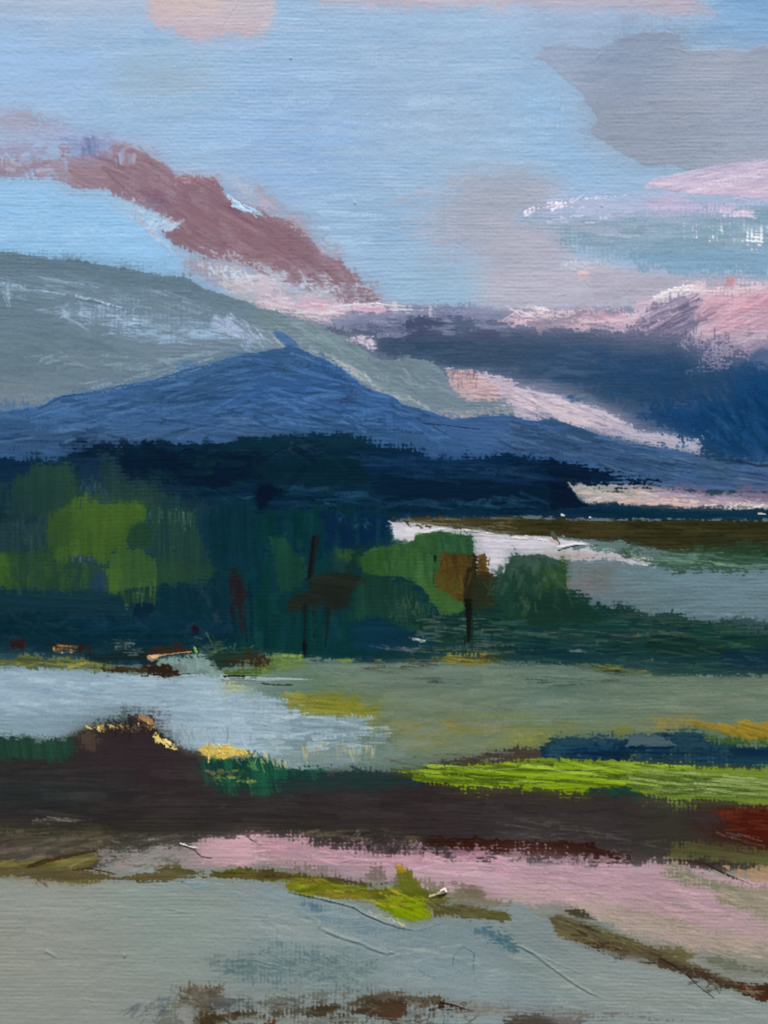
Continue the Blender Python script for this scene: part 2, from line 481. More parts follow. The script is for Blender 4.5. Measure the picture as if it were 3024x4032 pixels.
# pale scumble and lavender bands
P('teal', '#8fa9bd', F, [1120, 470, 1240, 430, 1400, 430, 1659, 425, 1659, 592, 1540, 582, 1400, 574, 1290, 548, 1225, 510, 1180, 490], soft=44, blend=.4, rough=12, br=12, grad=(1300, 440, 1500, 560, '#80a0b2'), var=.03)
P('teal', '#a5b3c8', T02, [240, 1290, 560, 1275, 860, 1255, 1000, 1260, 1100, 1330, 900, 1420, 500, 1420, 250, 1380], soft=60, blend=.5, rough=14, dir=-2)
P('teal', '#b2acc2', T02, [880, 1300, 1100, 1290, 1400, 1310, 1540, 1330, 1480, 1395, 1200, 1430, 930, 1410], soft=50, blend=.35, rough=12, dry=.1)
P('teal', '#7fa0ae', T02, [820, 1420, 1100, 1440, 1400, 1420, 1540, 1370, 1659, 1345, 1659, 1659, 1000, 1640, 700, 1600, 340, 1530, 330, 1480, 560, 1480], soft=50, blend=.4, rough=14, var=.035, col2='#89a4b4')
P('teal', '#7b9fb4', T12, [700, -40, 1659, -120, 1659, 110, 1560, 120, 1480, 96, 1200, 92, 960, 70, 780, 40], soft=34, blend=.4, rough=12, br=10)
P('teal', '#9ca5b1', T02, [300, 1440, 560, 1440, 900, 1430, 760, 1500, 480, 1510], soft=44, blend=.5, dry=.2, op=.8)
N('teal', ['#8fabb8', '#9aa9b8', '#7497a6', '#a7b3c2'], T02, [360, 1450, 1640, 1380, 1640, 1640, 700, 1600], 60, 260, 16, 0, 4, dry=.45, op=.6)
P('teal', '#cddada', T02, [1130, 1470, 1659, 1520, 1659, 1625, 1400, 1605, 1140, 1560], soft=40, dry=.62, dir=90, th=2, own=False)
P('teal', '#d3dede', T02, [1450, 1530, 1659, 1540, 1659, 1620, 1470, 1600], soft=30, dry=.55, dir=85, th=2, own=False)
B('teal', '#c9c8d2', T02, [90, 1385, 180, 1335, 300, 1320, 420, 1300], 34, 22, dry=.58, th=2)
B('teal', '#c6c8d6', T02, [425, 1290, 600, 1280, 740, 1262, 900, 1255], 22, 12, dry=.5, th=2)
B('teal', '#cfd0dc', T02, [260, 1360, 340, 1335, 400, 1340], 34, 20, dry=.5, th=2.4)
N('teal', ['#e2dfe4', '#d4d2dc'], T02, [280, 1310, 470, 1270, 460, 1360, 300, 1370], 9, 34, 9, -25, 20, dry=.4, th=2.9)
N('teal', ['#c9cbd9', '#b7bfd0'], T02, [250, 1400, 620, 1400, 620, 1450, 250, 1450], 10, 80, 12, 0, 8, dry=.5, th=2)
N('teal', ['#d9cbd3', '#cbbccb'], T02, [1340, 1360, 1540, 1360, 1540, 1410, 1340, 1400], 10, 80, 12, 4, 8, dry=.45, th=2)

# pink wedge
P('pinkcl', '#c6b0c2', T02, [858, 1214, 900, 1175, 1000, 1150, 1130, 1122, 1280, 1098, 1480, 1056, 1659, 1022, 1659, 1345, 1540, 1310, 1400, 1278, 1200, 1265, 1140, 1240, 1000, 1225], soft=12, rough=5, br=6, dir=-10, var=.03, th=1.6, ridge=1)
P('pinkcl', '#d9b7c3', T02, [1150, 1235, 1260, 1190, 1480, 1165, 1659, 1150, 1659, 1275, 1500, 1270, 1300, 1262], soft=40, blend=.45, rough=12, dir=-6, th=2)
P('pinkcl', '#d2b4c2', T02, [880, 1205, 960, 1165, 1100, 1165, 1090, 1215, 980, 1222], soft=22, blend=.4, dry=.15, dir=-10)
P('pinkcl', '#b9a6b6', T02, [1280, 1110, 1480, 1065, 1659, 1035, 1659, 1150, 1480, 1170, 1340, 1165], soft=50, blend=.6, dir=-10, op=.8)
N('pinkcl', ['#e2c0ca', '#d0acc0', '#bda9be', '#dfc6cf'], T02, [900, 1200, 1280, 1120, 1640, 1050, 1640, 1270, 1200, 1250], 46, 190, 15, -8, 6, dry=.42, th=1.8)
N('pinkcl', ['#a3b0c8', '#b4b6cb'], T02, [1130, 1270, 1640, 1285, 1640, 1340, 1200, 1290], 16, 200, 16, 4, 4, dry=.45)

# ================================================================== storm cloud complex
P('storm', '#76748f', F, [700, 690, 800, 675, 940, 668, 1110, 680, 1300, 690, 1420, 680, 1500, 690, 1560, 730, 1659, 720, 1659, 1030, 1200, 920, 960, 820, 780, 760, 700, 720], soft=30, rough=10, br=12, var=.05, col2='#85809a')
P('storm', '#a79cb3', F, [640, 690, 720, 668, 860, 660, 1100, 668, 1240, 668, 1300, 690, 1180, 712, 1000, 712, 860, 706, 760, 715, 690, 708], soft=30, rough=8, br=12, dry=.12, dir=2, var=.05)
P('storm', '#6f6f88', F, [780, 705, 900, 690, 990, 690, 1080, 700, 1140, 712, 1060, 730, 900, 735, 800, 730], soft=30, blend=.4, dry=.18, rough=12, br=14, var=.07)
P('storm', '#55647f', F, [810, 726, 900, 712, 960, 722, 1080, 724, 1200, 718, 1300, 735, 1200, 760, 1100, 800, 1000, 800, 900, 780, 850, 778, 812, 765], soft=30, blend=.55, rough=10, br=10, var=.06, col2='#4b5a74')
P('storm', '#46607f', T12, [0, 500, 200, 540, 400, 540, 520, 530, 560, 580, 900, 620, 1200, 640, 1400, 680, 1400, 900, 1000, 1000, 700, 980, 560, 930, 420, 870, 200, 840, 0, 810], soft=34, blend=.5, rough=12, br=12, var=.07, col2='#55647d')
P('storm', '#3d5d88', T12, [220, 640, 500, 560, 800, 620, 1100, 640, 1200, 720, 1000, 780, 640, 740, 280, 740], soft=50, blend=.4, rough=20, dry=.1, var=.07)
P('storm', '#3a5676', T12, [240, 740, 800, 740, 1200, 780, 1260, 900, 900, 980, 600, 900, 320, 800], soft=60, blend=.5, rough=18, op=.9)
P('storm', '#1f5080', T12, [1659, 560, 1659, 1395, 1400, 1340, 1180, 1285, 1000, 1160, 860, 1080, 800, 1000, 900, 960, 1160, 930, 1240, 800, 1400, 720, 1520, 690], soft=50, blend=.5, rough=16, br=14, dir=70, var=.07, grad=(1659, 600, 1200, 1200, '#1f4f80'))
P('storm', '#144470', T12, [1240, 930, 1440, 900, 1659, 860, 1659, 1200, 1500, 1290, 1300, 1260, 1200, 1120], soft=70, blend=.5, rough=20, dir=40)
P('storm', '#174168', T12, [1180, 1210, 1400, 1200, 1659, 1230, 1659, 1388, 1400, 1342, 1200, 1290], soft=40, blend=.4, rough=14)
P('storm', '#4d6580', T12, [1180, 740, 1440, 700, 1520, 760, 1400, 900, 1240, 880, 1160, 820], soft=60, blend=.4, rough=20, dry=.2, op=.8)
P('storm', '#5b6c84', T12, [0, 790, 180, 800, 420, 860, 560, 920, 400, 880, 200, 850, 0, 850], soft=30, blend=.3, dry=.15, op=.9)
P('storm', '#6c6b85', F, [760, 700, 1000, 702, 1300, 704, 1560, 738, 1480, 768, 1200, 745, 900, 735, 770, 722], soft=40, blend=.5, dry=.12, rough=14)
P('storm', '#51607c', F, [900, 728, 1200, 735, 1460, 770, 1400, 800, 1100, 775, 900, 765], soft=40, blend=.5, dry=.15, rough=14, op=.8)
N('storm', ['#5b6f8c', '#3a587d', '#6a7690', '#35517a', '#46688e'], T12, [240, 560, 1100, 640, 1200, 860, 700, 920, 200, 780], 70, 220, 20, 4, 8, dry=.42, op=.7)
N('storm', ['#6b7890', '#486079', '#56698a'], T12, [1150, 800, 1440, 760, 1400, 940, 1200, 920], 26, 140, 18, 60, 12, dry=.5, op=.6)
N('storm', ['#2f639a', '#1a4877', '#3a6690', '#174170'], T12, [1240, 920, 1640, 700, 1640, 1330, 1300, 1280], 60, 190, 26, 50, 18, dry=.45, op=.6)
N('storm', ['#8c86a0', '#a296ae', '#6a6a86', '#b3a6b8'], T11, [560, 400, 1000, 370, 1659, 400, 1659, 520, 1200, 500, 780, 520], 60, 160, 16, 3, 8, dry=.42)
N('storm', ['#4b5c76', '#66708a', '#5d6f86', '#3f546e'], T11, [790, 540, 1640, 560, 1640, 760, 1200, 720, 860, 660], 50, 200, 18, 2, 6, dry=.42, op=.8)
P('storm', '#8d86a2', T11, [780, 450, 900, 430, 1000, 470, 940, 520, 800, 510], soft=24, dry=.35, rough=12)
P('storm', '#5a5d7a', T11, [940, 410, 1090, 395, 1180, 430, 1080, 490, 980, 500, 940, 460], soft=26, dry=.35, rough=12, br=12)
P('storm', '#6a7089', T11, [1290, 430, 1420, 425, 1440, 470, 1340, 510, 1290, 490], soft=24, dry=.35, rough=12)

P('storm', '#8b8199', T12, [-20, 420, 300, 440, 700, 470, 1100, 480, 1180, 540, 1100, 600, 700, 560, 400, 520, -20, 500], soft=34, dry=.12, blend=.5, rough=12, th=1.4, own=False)
P('storm', '#5c6a82', T12, [0, 490, 400, 510, 800, 560, 1150, 570, 1250, 660, 1000, 660, 600, 590, 0, 560], soft=34, dry=.25, blend=.4, rough=12, own=False)
P('storm', '#2c5078', T12, [600, 700, 1100, 660, 1500, 720, 1400, 900, 1000, 960, 700, 900], soft=60, dry=.15, blend=.6, rough=16, own=False, op=.8)
# pink line of light along the ridge
P('rose', '#b5a3b2', F, [410, 560, 470, 560, 560, 590, 640, 620, 740, 655, 850, 660, 700, 660, 600, 655, 520, 640, 440, 605, 400, 590], soft=30, blend=.4, dry=.05, rough=10)

# rose streak
P('rose', '#a67f8b', F, [143, 372, 148, 343, 173, 333, 233, 307, 277, 310, 320, 327, 353, 353, 383, 377, 467, 380, 480, 407, 507, 440, 553, 463, 573, 462, 636, 480, 670, 513, 700, 550, 730, 560, 765, 592, 800, 625, 828, 655, 740, 657, 700, 642, 640, 622, 600, 607, 540, 578, 500, 568, 440, 556, 410, 537, 372, 522, 350, 500, 385, 490, 353, 466, 313, 450, 267, 430, 230, 407, 187, 407, 147, 397], soft=13, rough=7, br=8, dir=30, var=.035, grad=(160, 360, 420, 470, '#9c7380'), th=1.6)
P('rose', '#9d7079', F, [390, 430, 470, 440, 560, 470, 640, 500, 690, 560, 600, 570, 480, 540, 410, 500], soft=90, blend=.7, rough=24, dir=30, op=.85)
P('rose', '#b28e9a', F, [150, 345, 233, 310, 300, 322, 340, 350, 280, 380, 200, 400, 152, 395], soft=60, blend=.6, rough=16, dir=10, dry=.1, op=.85)
P('rose', '#a98690', T11, [330, 0, 520, 30, 640, 110, 760, 230, 820, 310, 560, 305, 500, 230, 300, 180, 180, 120, 200, 40], soft=44, blend=.3, rough=14, br=14, dry=.18, dir=20, var=.05)
P('rose', '#b9aab5', T11, [-330, -60, -200, -20, 0, 70, 180, 110, 320, 180, 480, 240, 520, 290, 200, 290, 0, 230, -160, 180, -270, 60], soft=46, blend=.25, rough=14, br=16, dry=.25, dir=20)
P('rose', '#cbb3bb', T11, [-200, 150, 0, 130, 180, 190, 480, 250, 560, 300, 400, 330, 100, 300, -100, 230], soft=40, blend=.3, rough=14, br=14, dry=.2, dir=10)
P('rose', '#b7a7b4', T11, [200, 150, 420, 140, 640, 170, 780, 250, 860, 315, 600, 310, 420, 270, 240, 230], soft=40, dry=.42, blend=.15, rough=14, dir=12, own=False)
P('rose', '#d6aab9', T11, [-20, 260, 100, 265, 300, 290, 520, 320, 700, 320, 900, 345, 840, 375, 620, 370, 500, 400, 420, 440, 280, 420, 100, 370, -40, 320, -110, 270], soft=20, rough=8, br=10, dry=.06, dir=8, th=2)
B('rose', '#e6d0d6', T11, [500, 330, 640, 316, 780, 312, 870, 322], 18, 10, dry=.3, th=4)
N('rose', ['#e2c3cd', '#d39fb0', '#c9a8b8', '#e8d3d6'], T11, [0, 275, 300, 300, 520, 330, 860, 330, 600, 380, 420, 430, 100, 350], 46, 150, 13, 6, 7, dry=.4, th=2.2)
P('rose', '#d8c6ce', T11, [880, 325, 1160, 330, 1160, 380, 900, 365], soft=24, dry=.48, dir=85, th=2, own=False)
N('rose', ['#b4909b', '#8f626d', '#a37a86', '#94707f'], F, [200, 345, 320, 340, 480, 420, 640, 500, 780, 630, 640, 600, 420, 510, 260, 420], 90, 60, 9, 30, 14, dry=.42, op=.7)
N('rose', ['#c3bfd0', '#b8b0c0', '#cbc5d2'], T11, [40, 100, 480, 120, 700, 200, 480, 240, 200, 230], 40, 90, 12, 10, 25, dry=.5)
N('rose', ['#cfd6e8', '#c6c4d4', '#d9d2dc'], T10, [1290, 60, 1640, 100, 1640, 240, 1420, 200], 34, 70, 12, 60, 30, dry=.5)
N('rose', ['#d8c0c2', '#c9b2b8'], T10, [1400, 160, 1640, 200, 1650, 320, 1480, 250], 26, 130, 13, 14, 10, dry=.42)
P('rose', '#b06f79', T00, [1160, 1160, 1260, 1145, 1400, 1140, 1440, 1150, 1380, 1190, 1200, 1190], soft=18, rough=9, dry=.15, dir=0)
N('rose', ['#c07c82', '#c5a0a6', '#b37480'], T00, [1150, 1120, 1450, 1130, 1440, 1190, 1160, 1190], 16, 90, 12, -4, 14, dry=.4)
P('rose', '#b3b0c3', T00, [1130, 1100, 1400, 1110, 1560, 1150, 1659, 1200, 1659, 1330, 1540, 1290, 1460, 1200, 1400, 1140, 1160, 1130], soft=34, blend=.3, rough=12, br=14, dry=.22, dir=25)
P('rose', '#b9a4b3', T01, [0, 1190, 80, 1260, 160, 1340, 250, 1410, 330, 1480, 430, 1590, 520, 1659, 420, 1659, 330, 1540, 240, 1440, 120, 1400, 0, 1330], soft=30, blend=.3, rough=12, br=14, dry=.2, dir=40)
B('rose', '#b9cade', T00, [1470, 1262, 1530, 1330, 1600, 1375, 1659, 1380, 1700, 1395], 34, 22, dry=.42, th=2, op=.7)
N('rose', ['#c5d4e8', '#b9c9e0'], T00, [1480, 1270, 1560, 1330, 1659, 1350, 1659, 1390, 1540, 1370], 12, 60, 12, 30, 12, dry=.35, th=3)
N('rose', ['#c6cadf', '#b9bbd2', '#d2d8e8'], T00, [920, 1410, 1060, 1390, 1160, 1440, 1130, 1490, 1020, 1500], 18, 80, 14, -32, 10, dry=.38, th=2)
P('rose', '#b5bdce', T00, [720, 1330, 830, 1290, 960, 1350, 1060, 1395, 1000, 1420, 900, 1420, 820, 1390], soft=30, dry=.25, dir=25, blend=.3)
N('rose', ['#b8a3b5', '#aebbd2', '#c3bfd2'], T00, [740, 1330, 900, 1380, 1000, 1480, 1100, 1600, 1200, 1659, 1060, 1600, 900, 1450], 26, 70, 12, 45, 18, dry=.48)
N('rose', ['#b9bdd4', '#c4b2bf', '#a7a3bf'], T00, [680, 1000, 940, 1020, 900, 1060, 690, 1060], 10, 46, 18, 90, 8, dry=.35)
N('rose', ['#bca6b4', '#aeb2cb', '#b694a2'], T00, [690, 920, 1000, 930, 1060, 1060, 860, 960], 24, 80, 12, 15, 20, dry=.45)
N('rose', ['#9a7084', '#8f6272', '#7f6f92'], T00, [940, 1240, 1120, 1250, 1080, 1400, 960, 1330], 14, 80, 16, 35, 16, dry=.45)
# paler left beginnings
P('rose', '#aeaabf', F, [0, 228, 60, 233, 120, 255, 190, 275, 230, 292, 232, 322, 180, 334, 120, 322, 60, 302, 0, 296], soft=40, blend=.45, rough=14, br=14, dry=.12, dir=14, grad=(20, 240, 160, 320, '#a5aacb'))
P('rose', '#b0a1b4', F, [0, 235, 70, 248, 150, 280, 120, 290, 50, 268, 0, 258], soft=36, blend=.5, dir=14, op=.8)
P('rose', '#9d9ec2', F, [140, 300, 190, 288, 230, 296, 228, 326, 190, 336, 150, 330], soft=34, blend=.4, dry=.15, rough=12)
N('rose', ['#7f84ac', '#8a8cb4'], T00, [520, 920, 640, 900, 640, 990, 540, 1000], 12, 50, 16, 80, 20, dry=.42)
P('rose', '#a89ab4', F, [0, 305, 40, 315, 90, 322, 110, 335, 60, 345, 0, 342], soft=34, blend=.5, dry=.2)
P('rose', '#ab8f9f', F, [0, 347, 30, 342, 58, 348, 64, 358, 72, 350, 100, 340, 125, 332, 130, 316, 145, 318, 150, 395, 110, 380, 80, 382, 65, 366, 50, 378, 0, 376], soft=20, rough=9, br=10, dry=.12, dir=0)
N('rose', ['#b59aa8', '#a3aac6', '#a4859a', '#b8b4c8'], T00, [10, 1020, 420, 980, 420, 1140, 200, 1150, 20, 1140], 36, 60, 16, 20, 40, dry=.45)

# coral cloud
P('coral', '#c4b0bf', T12, [-10, 372, 120, 356, 320, 372, 480, 366, 700, 372, 800, 350, 940, 250, 1100, 215, 1230, 195, 1400, 200, 1659, 215, 1659, 520, 1560, 590, 1400, 640, 1200, 600, 1130, 480, 800, 480, 560, 460, 300, 450, -10, 430], soft=30, rough=10, br=14, dry=.06, dir=-4, var=.05, th=2)
P('coral', '#c4a4b5', T12, [1220, 300, 1320, 240, 1500, 260, 1659, 235, 1659, 430, 1540, 490, 1400, 530, 1260, 490, 1200, 420], soft=40, blend=.3, rough=14, br=12, dir=-25, var=.05, th=2)
P('coral', '#cb9db2', T12, [430, 380, 690, 372, 700, 410, 560, 430, 440, 410], soft=24, blend=.2, rough=9, th=2, dir=2)
P('coral', '#ddc6cf', T12, [1100, 225, 1230, 198, 1380, 200, 1659, 215, 1640, 250, 1400, 250, 1240, 270, 1130, 260], soft=30, dry=.2, rough=12, th=2)
P('coral', '#d292a2', T12, [1440, 330, 1560, 280, 1659, 225, 1659, 350, 1560, 350, 1480, 370], soft=34, blend=.3, rough=12, dir=-25, th=2)
P('coral', '#cb9aa8', T12, [1260, 300, 1330, 270, 1360, 300, 1290, 330], soft=24, blend=.4, dry=.2, dir=-25)
P('coral', '#cf9aa4', T12, [1368, 180, 1400, 145, 1432, 150, 1420, 195, 1380, 208], soft=16, blend=.3, rough=7, dir=-45)
P('coral', '#dedce0', T12, [928, 280, 970, 225, 1080, 205, 1170, 215, 1090, 250, 1010, 270], soft=16, rough=8, br=10, dry=.2, dir=-14, th=3)
N('coral', ['#e4e2e4', '#d2cbd4', '#e0cfd6'], T12, [940, 270, 1240, 195, 1200, 250, 1000, 285], 18, 120, 12, -14, 10, dry=.4, th=3)
P('coral', '#948ca8', T12, [780, 470, 820, 400, 900, 350, 1000, 300, 1120, 275, 1220, 290, 1235, 400, 1180, 470, 1000, 480], soft=30, rough=12, br=14, dry=.18, dir=-24, var=.07, th=2)
N('coral', ['#7c7696', '#a79cb4', '#8a82a0', '#c2b2c2', '#6f6c8e'], T12, [800, 460, 920, 340, 1120, 280, 1230, 320, 1220, 470, 1000, 480], 54, 190, 12, -26, 5, dry=.36, th=2.4)
N('coral', ['#9b92aa', '#e0ccd4', '#b8a0b4', '#d3b3c2'], T12, [0, 370, 480, 360, 760, 400, 740, 480, 300, 460, 0, 430], 60, 190, 12, 4, 8, dry=.4, th=2)
N('coral', ['#e4d9de', '#d9c9d2'], T12, [0, 350, 130, 330, 480, 360, 330, 400, 0, 390], 20, 120, 12, 2, 12, dry=.4, th=3)
P('coral', '#a99cb0', T12, [120, 420, 330, 385, 420, 345, 480, 350, 440, 420, 300, 470, 180, 500], soft=24, dry=.25, rough=12, dir=-14)
N('coral', ['#ddb6c4', '#c995aa', '#d3aebf', '#b79ab0', '#e6b4be'], T12, [1230, 270, 1640, 250, 1640, 440, 1400, 520, 1220, 460], 60, 170, 14, -28, 12, dry=.42, th=2)
P('coral', '#a49ab4', T12, [1110, 500, 1240, 530, 1440, 520, 1659, 440, 1659, 560, 1540, 660, 1340, 700, 1180, 740, 1200, 640, 1100, 600], soft=34, rough=12, br=14, dry=.22, dir=-20, var=.06)
P('coral', '#57709a', T12, [1560, 600, 1659, 500, 1659, 660, 1560, 690], soft=30, blend=.3, dry=.1, dir=-40)
P('coral', '#5d6c92', T12, [1130, 520, 1450, 530, 1420, 660, 1220, 740, 1130, 640], soft=40, dry=.5, dir=88, own=False)
N('coral', ['#b3a0b6', '#7d7a9c', '#bda7ba'], T12, [1200, 520, 1659, 470, 1600, 600, 1340, 650], 26, 140, 14, -20, 14, dry=.46)
N('coral', ['#5a6d94', '#66749a'], T12, [1130, 490, 1180, 450, 1440, 540, 1300, 640, 1180, 700], 8, 70, 9, 88, 6, dry=.3)

# pale lilac wedge
P('lilac', '#c0b5c5', F, [965, 798, 1040, 808, 1106, 830, 1160, 840, 1230, 855, 1300, 880, 1370, 920, 1400, 930, 1440, 935, 1475, 945, 1512, 955, 1510, 985, 1470, 975, 1400, 965, 1366, 955, 1300, 935, 1190, 910, 1106, 905, 1040, 905, 1000, 880, 975, 850], soft=18, rough=8, br=10, dir=14, var=.04, th=1.8)
P('lilac', '#cbb9c0', T12, [-20, 880, 200, 880, 320, 930, 480, 1000, 660, 1080, 700, 1160, 560, 1130, 330, 1070, 0, 1030], soft=44, blend=.4, rough=14, dir=18, dry=.1)
P('lilac', '#6d7791', T12, [0, 845, 200, 850, 440, 890, 560, 950, 700, 1020, 780, 1090, 700, 1060, 560, 990, 400, 930, 200, 905, 100, 880, 0, 865], soft=18, rough=8, br=12, dry=.3, dir=20)
N('lilac', ['#d3c6d3', '#a9a3bb', '#bdb0c2', '#d9cfd6', '#8e8fa8'], T12, [0, 870, 320, 890, 560, 980, 760, 1090, 700, 1180, 330, 1060, 0, 1020], 80, 150, 12, 16, 10, dry=.42, th=2)
P('lilac', '#bcc6d3', T12, [740, 1110, 960, 1130, 1110, 1150, 1235, 1190, 1225, 1280, 1080, 1270, 900, 1210, 740, 1190], soft=34, dry=.5, dir=88, th=2, own=False)
P('lilac', '#1d4772', T12, [860, 1085, 1120, 1140, 1240, 1230, 1100, 1200, 960, 1170], soft=26, dry=.45, dir=88, own=False)
N('lilac', ['#39648e', '#7f93b0', '#5d7da2'], T12, [330, 890, 460, 900, 560, 950, 400, 940], 16, 70, 10, 0, 20, dry=.4)
P('lilac', '#c2a6aa', T11, [1240, 745, 1300, 735, 1400, 740, 1440, 780, 1560, 840, 1570, 940, 1400, 945, 1300, 905, 1250, 840], soft=12, rough=7, br=8, dry=.1, dir=6, th=2.4, ridge=1)
N('lilac', ['#6c5f78', '#8d7684', '#77708a'], T11, [1250, 750, 1440, 760, 1460, 850, 1280, 840], 20, 50, 8, 88, 10, dry=.4)
N('lilac', ['#cfb5b2', '#b89a9c', '#c0abb4'], T11, [1250, 750, 1540, 830, 1560, 930, 1300, 900], 30, 80, 11, 5, 20, dry=.4, th=2.6)
P('lilac', '#b9a9b8', T11, [1440, 760, 1600, 810, 1659, 830, 1659, 960, 1575, 945, 1570, 850], soft=22, rough=8, dry=.15, dir=10)

# ================================================================== GREY HILL
P('hill', '#74848c', F, [0, 545, 20, 545, 60, 550, 110, 560, 152, 564, 160, 559, 172, 566, 230, 573, 290, 584, 345, 594, 395, 597, 412, 602, 440, 622, 470, 633, 530, 650, 560, 668, 600, 673, 640, 695, 680, 710, 720, 722, 760, 735, 800, 768, 830, 780, 865, 775, 900, 778, 935, 785, 958, 800, 966, 830, 976, 853, 1010, 868, 1060, 870, 1110, 885, 1110, 930, 700, 960, 0, 960], soft=8, rough=4, br=4, dir=8, var=.03, grad=(300, 700, 900, 830, '#7b878b'), th=1.4, ridge=1.5)
P('hill', '#67787f', F, [0, 548, 150, 566, 290, 588, 400, 600, 470, 640, 540, 660, 480, 668, 330, 630, 160, 590, 0, 572], soft=44, blend=.6, rough=14, dir=10, op=.8)
P('hill', '#717f83', F, [0, 660, 200, 690, 330, 750, 260, 820, 120, 850, 0, 880], soft=120, blend=.8, rough=30, op=.8)
P('hill', '#868a88', F, [0, 850, 110, 838, 260, 812, 400, 780, 520, 745, 600, 735, 560, 770, 400, 800, 160, 855, 60, 885, 0, 893], soft=70, blend=.7, rough=20, dir=-12, op=.85)
P('hill', '#8c8c8c', F, [10, 855, 110, 848, 130, 858, 60, 882, 10, 890], soft=50, blend=.7, op=.8, own=False)
P('hill', '#7d888f', T10, [350, 340, 700, 330, 1100, 360, 1500, 400, 1640, 480, 1500, 620, 1100, 640, 740, 560, 480, 440], soft=90, blend=.55, rough=24, dry=.1, dir=8, op=.8)
P('hill', '#949895', T11, [-20, 480, 100, 540, 330, 600, 520, 690, 700, 790, 840, 880, 960, 945, 1180, 1010, 1300, 1050, 1270, 1070, 900, 960, 560, 760, 440, 670, 130, 610, -40, 640], soft=50, blend=.35, rough=14, br=12, dry=.08, dir=32, op=.9)
P('hill', '#7d8b89', T11, [0, 345, 200, 380, 380, 450, 560, 520, 700, 600, 780, 690, 860, 760, 700, 740, 480, 600, 240, 490, 0, 420], soft=50, blend=.4, rough=14, dir=28)
P('hill', '#7a8689', T11, [780, 690, 940, 675, 1080, 690, 1190, 720, 1240, 800, 1270, 890, 1400, 945, 1600, 955, 1659, 990, 1400, 1000, 1100, 970, 900, 900, 780, 800], soft=34, blend=.3, rough=10, dir=20)
P('hill', '#a39a92', T11, [1160, 1010, 1300, 1000, 1659, 1000, 1659, 1045, 1450, 1050, 1340, 1068, 1250, 1055], soft=24, rough=9, br=10, dry=.1, dir=0)
P('hill', '#d0b3a6', T11, [1240, 1040, 1340, 1030, 1420, 1045, 1390, 1066, 1300, 1062], soft=16, dry=.25, rough=8)
P('hill', '#b4a695', T11, [480, 665, 620, 740, 780, 850, 850, 890, 820, 895, 640, 790, 500, 700], soft=20, dry=.25, dir=36)
N('hill', ['#b9b0a2', '#a39d96', '#8d928f', '#c2b8a8'], T11, [0, 520, 330, 600, 620, 720, 900, 900, 1180, 1000, 860, 900, 440, 660], 46, 130, 11, 34, 10, dry=.45, th=1.8)
N('hill', ['#8d9a9c', '#6f7d80', '#98a0a0', '#84908f'], T11, [40, 370, 500, 500, 780, 700, 1180, 740, 1260, 900, 900, 900, 560, 720, 100, 520], 70, 150, 14, 26, 12, dry=.45, op=.7)
P('hill', '#c0abb0', T11, [590, 540, 620, 520, 760, 515, 785, 560, 775, 620, 720, 615, 650, 570], soft=14, rough=7, br=8, dry=.16, dir=10, th=2)
N('hill', ['#d4c3c4', '#a8929c', '#c9b2b4'], T11, [600, 530, 750, 525, 770, 610, 680, 580], 16, 60, 11, 6, 20, dry=.4, th=2.4)
# pale scumbled strokes over the hill
B('hill', '#98a7b3', T10, [20, 185, 120, 200, 260, 225, 420, 250], 20, 12, dry=.45, th=2)
B('hill', '#a1b0bb', T10, [495, 262, 620, 290, 740, 325, 860, 352], 20, 12, dry=.4, th=3.4)
B('hill', '#8f9fac', T10, [200, 135, 330, 150, 500, 175, 640, 205], 20, 14, dry=.5, th=1.8)
N('hill', ['#9fb0bf', '#8e9eab', '#a9b8c4', '#93a4b4'], T10, [330, 330, 700, 300, 1100, 360, 1560, 400, 1640, 500, 1500, 580, 1000, 560, 560, 470, 350, 390], 120, 210, 9, 7, 9, curve=.03, dry=.52, th=2, op=.6)
N('hill', ['#a9b8c4', '#b8c3cc', '#9aaab8'], T10, [360, 340, 640, 330, 900, 400, 900, 460, 500, 420], 36, 230, 7, 2, 10, curve=.04, dry=.5, th=2.4, op=.7)
N('hill', ['#9db0bf', '#a5b5c2'], T10, [800, 440, 1500, 470, 1500, 540, 1100, 540, 740, 510], 50, 150, 7, 3, 8, dry=.52, th=2, op=.7)
N('hill', ['#a2a6b8', '#aeb0be'], T10, [1400, 400, 1560, 390, 1640, 470, 1640, 540, 1480, 520], 26, 150, 12, 24, 10, dry=.44, th=2)
N('hill', ['#8c999e', '#8a9aa4', '#96a2a6', '#7d8b92'], T10, [40, 130, 620, 150, 1300, 250, 1600, 380, 700, 320, 30, 260], 60, 190, 11, 12, 6, dry=.48, op=.8)
N('hill', ['#98a2a4', '#a6acac', '#8a9699'], T10, [180, 640, 700, 650, 1400, 600, 1300, 700, 900, 760, 480, 720, 200, 700], 40, 150, 10, -6, 8, dry=.5, op=.8)
N('hill', ['#a6a8a6', '#b2b1ac', '#97a0a0'], T10, [560, 820, 900, 760, 1280, 690, 1440, 650, 1200, 760, 700, 860], 30, 140, 9, -14, 6, dry=.45, th=2)
N('hill', ['#6a7880', '#65757d', '#7d8a8e'], T10, [20, 420, 400, 450, 700, 600, 460, 760, 20, 860], 50, 200, 18, 4, 8, dry=.45, op=.6)
N('hill', ['#a7b3ba', '#8b9aa4'], T10, [10, 180, 70, 190, 80, 360, 50, 380, 20, 280], 10, 100, 9, 60, 14, dry=.48, th=2)
N('hill', ['#b3b6c4', '#a8aebc', '#9aa8b6'], T11, [-60, 430, 60, 480, 100, 560, -40, 640, -140, 560], 22, 90, 11, 40, 20, dry=.45, th=2)
for (x, y) in ((450, 25), (510, 25), (565, 38), (800, 78)):
    B('hill', '#66757b', T10, [x - 14, y + 10, x, y, x + 16, y + 12], 16, 8, dry=.1, own=False)

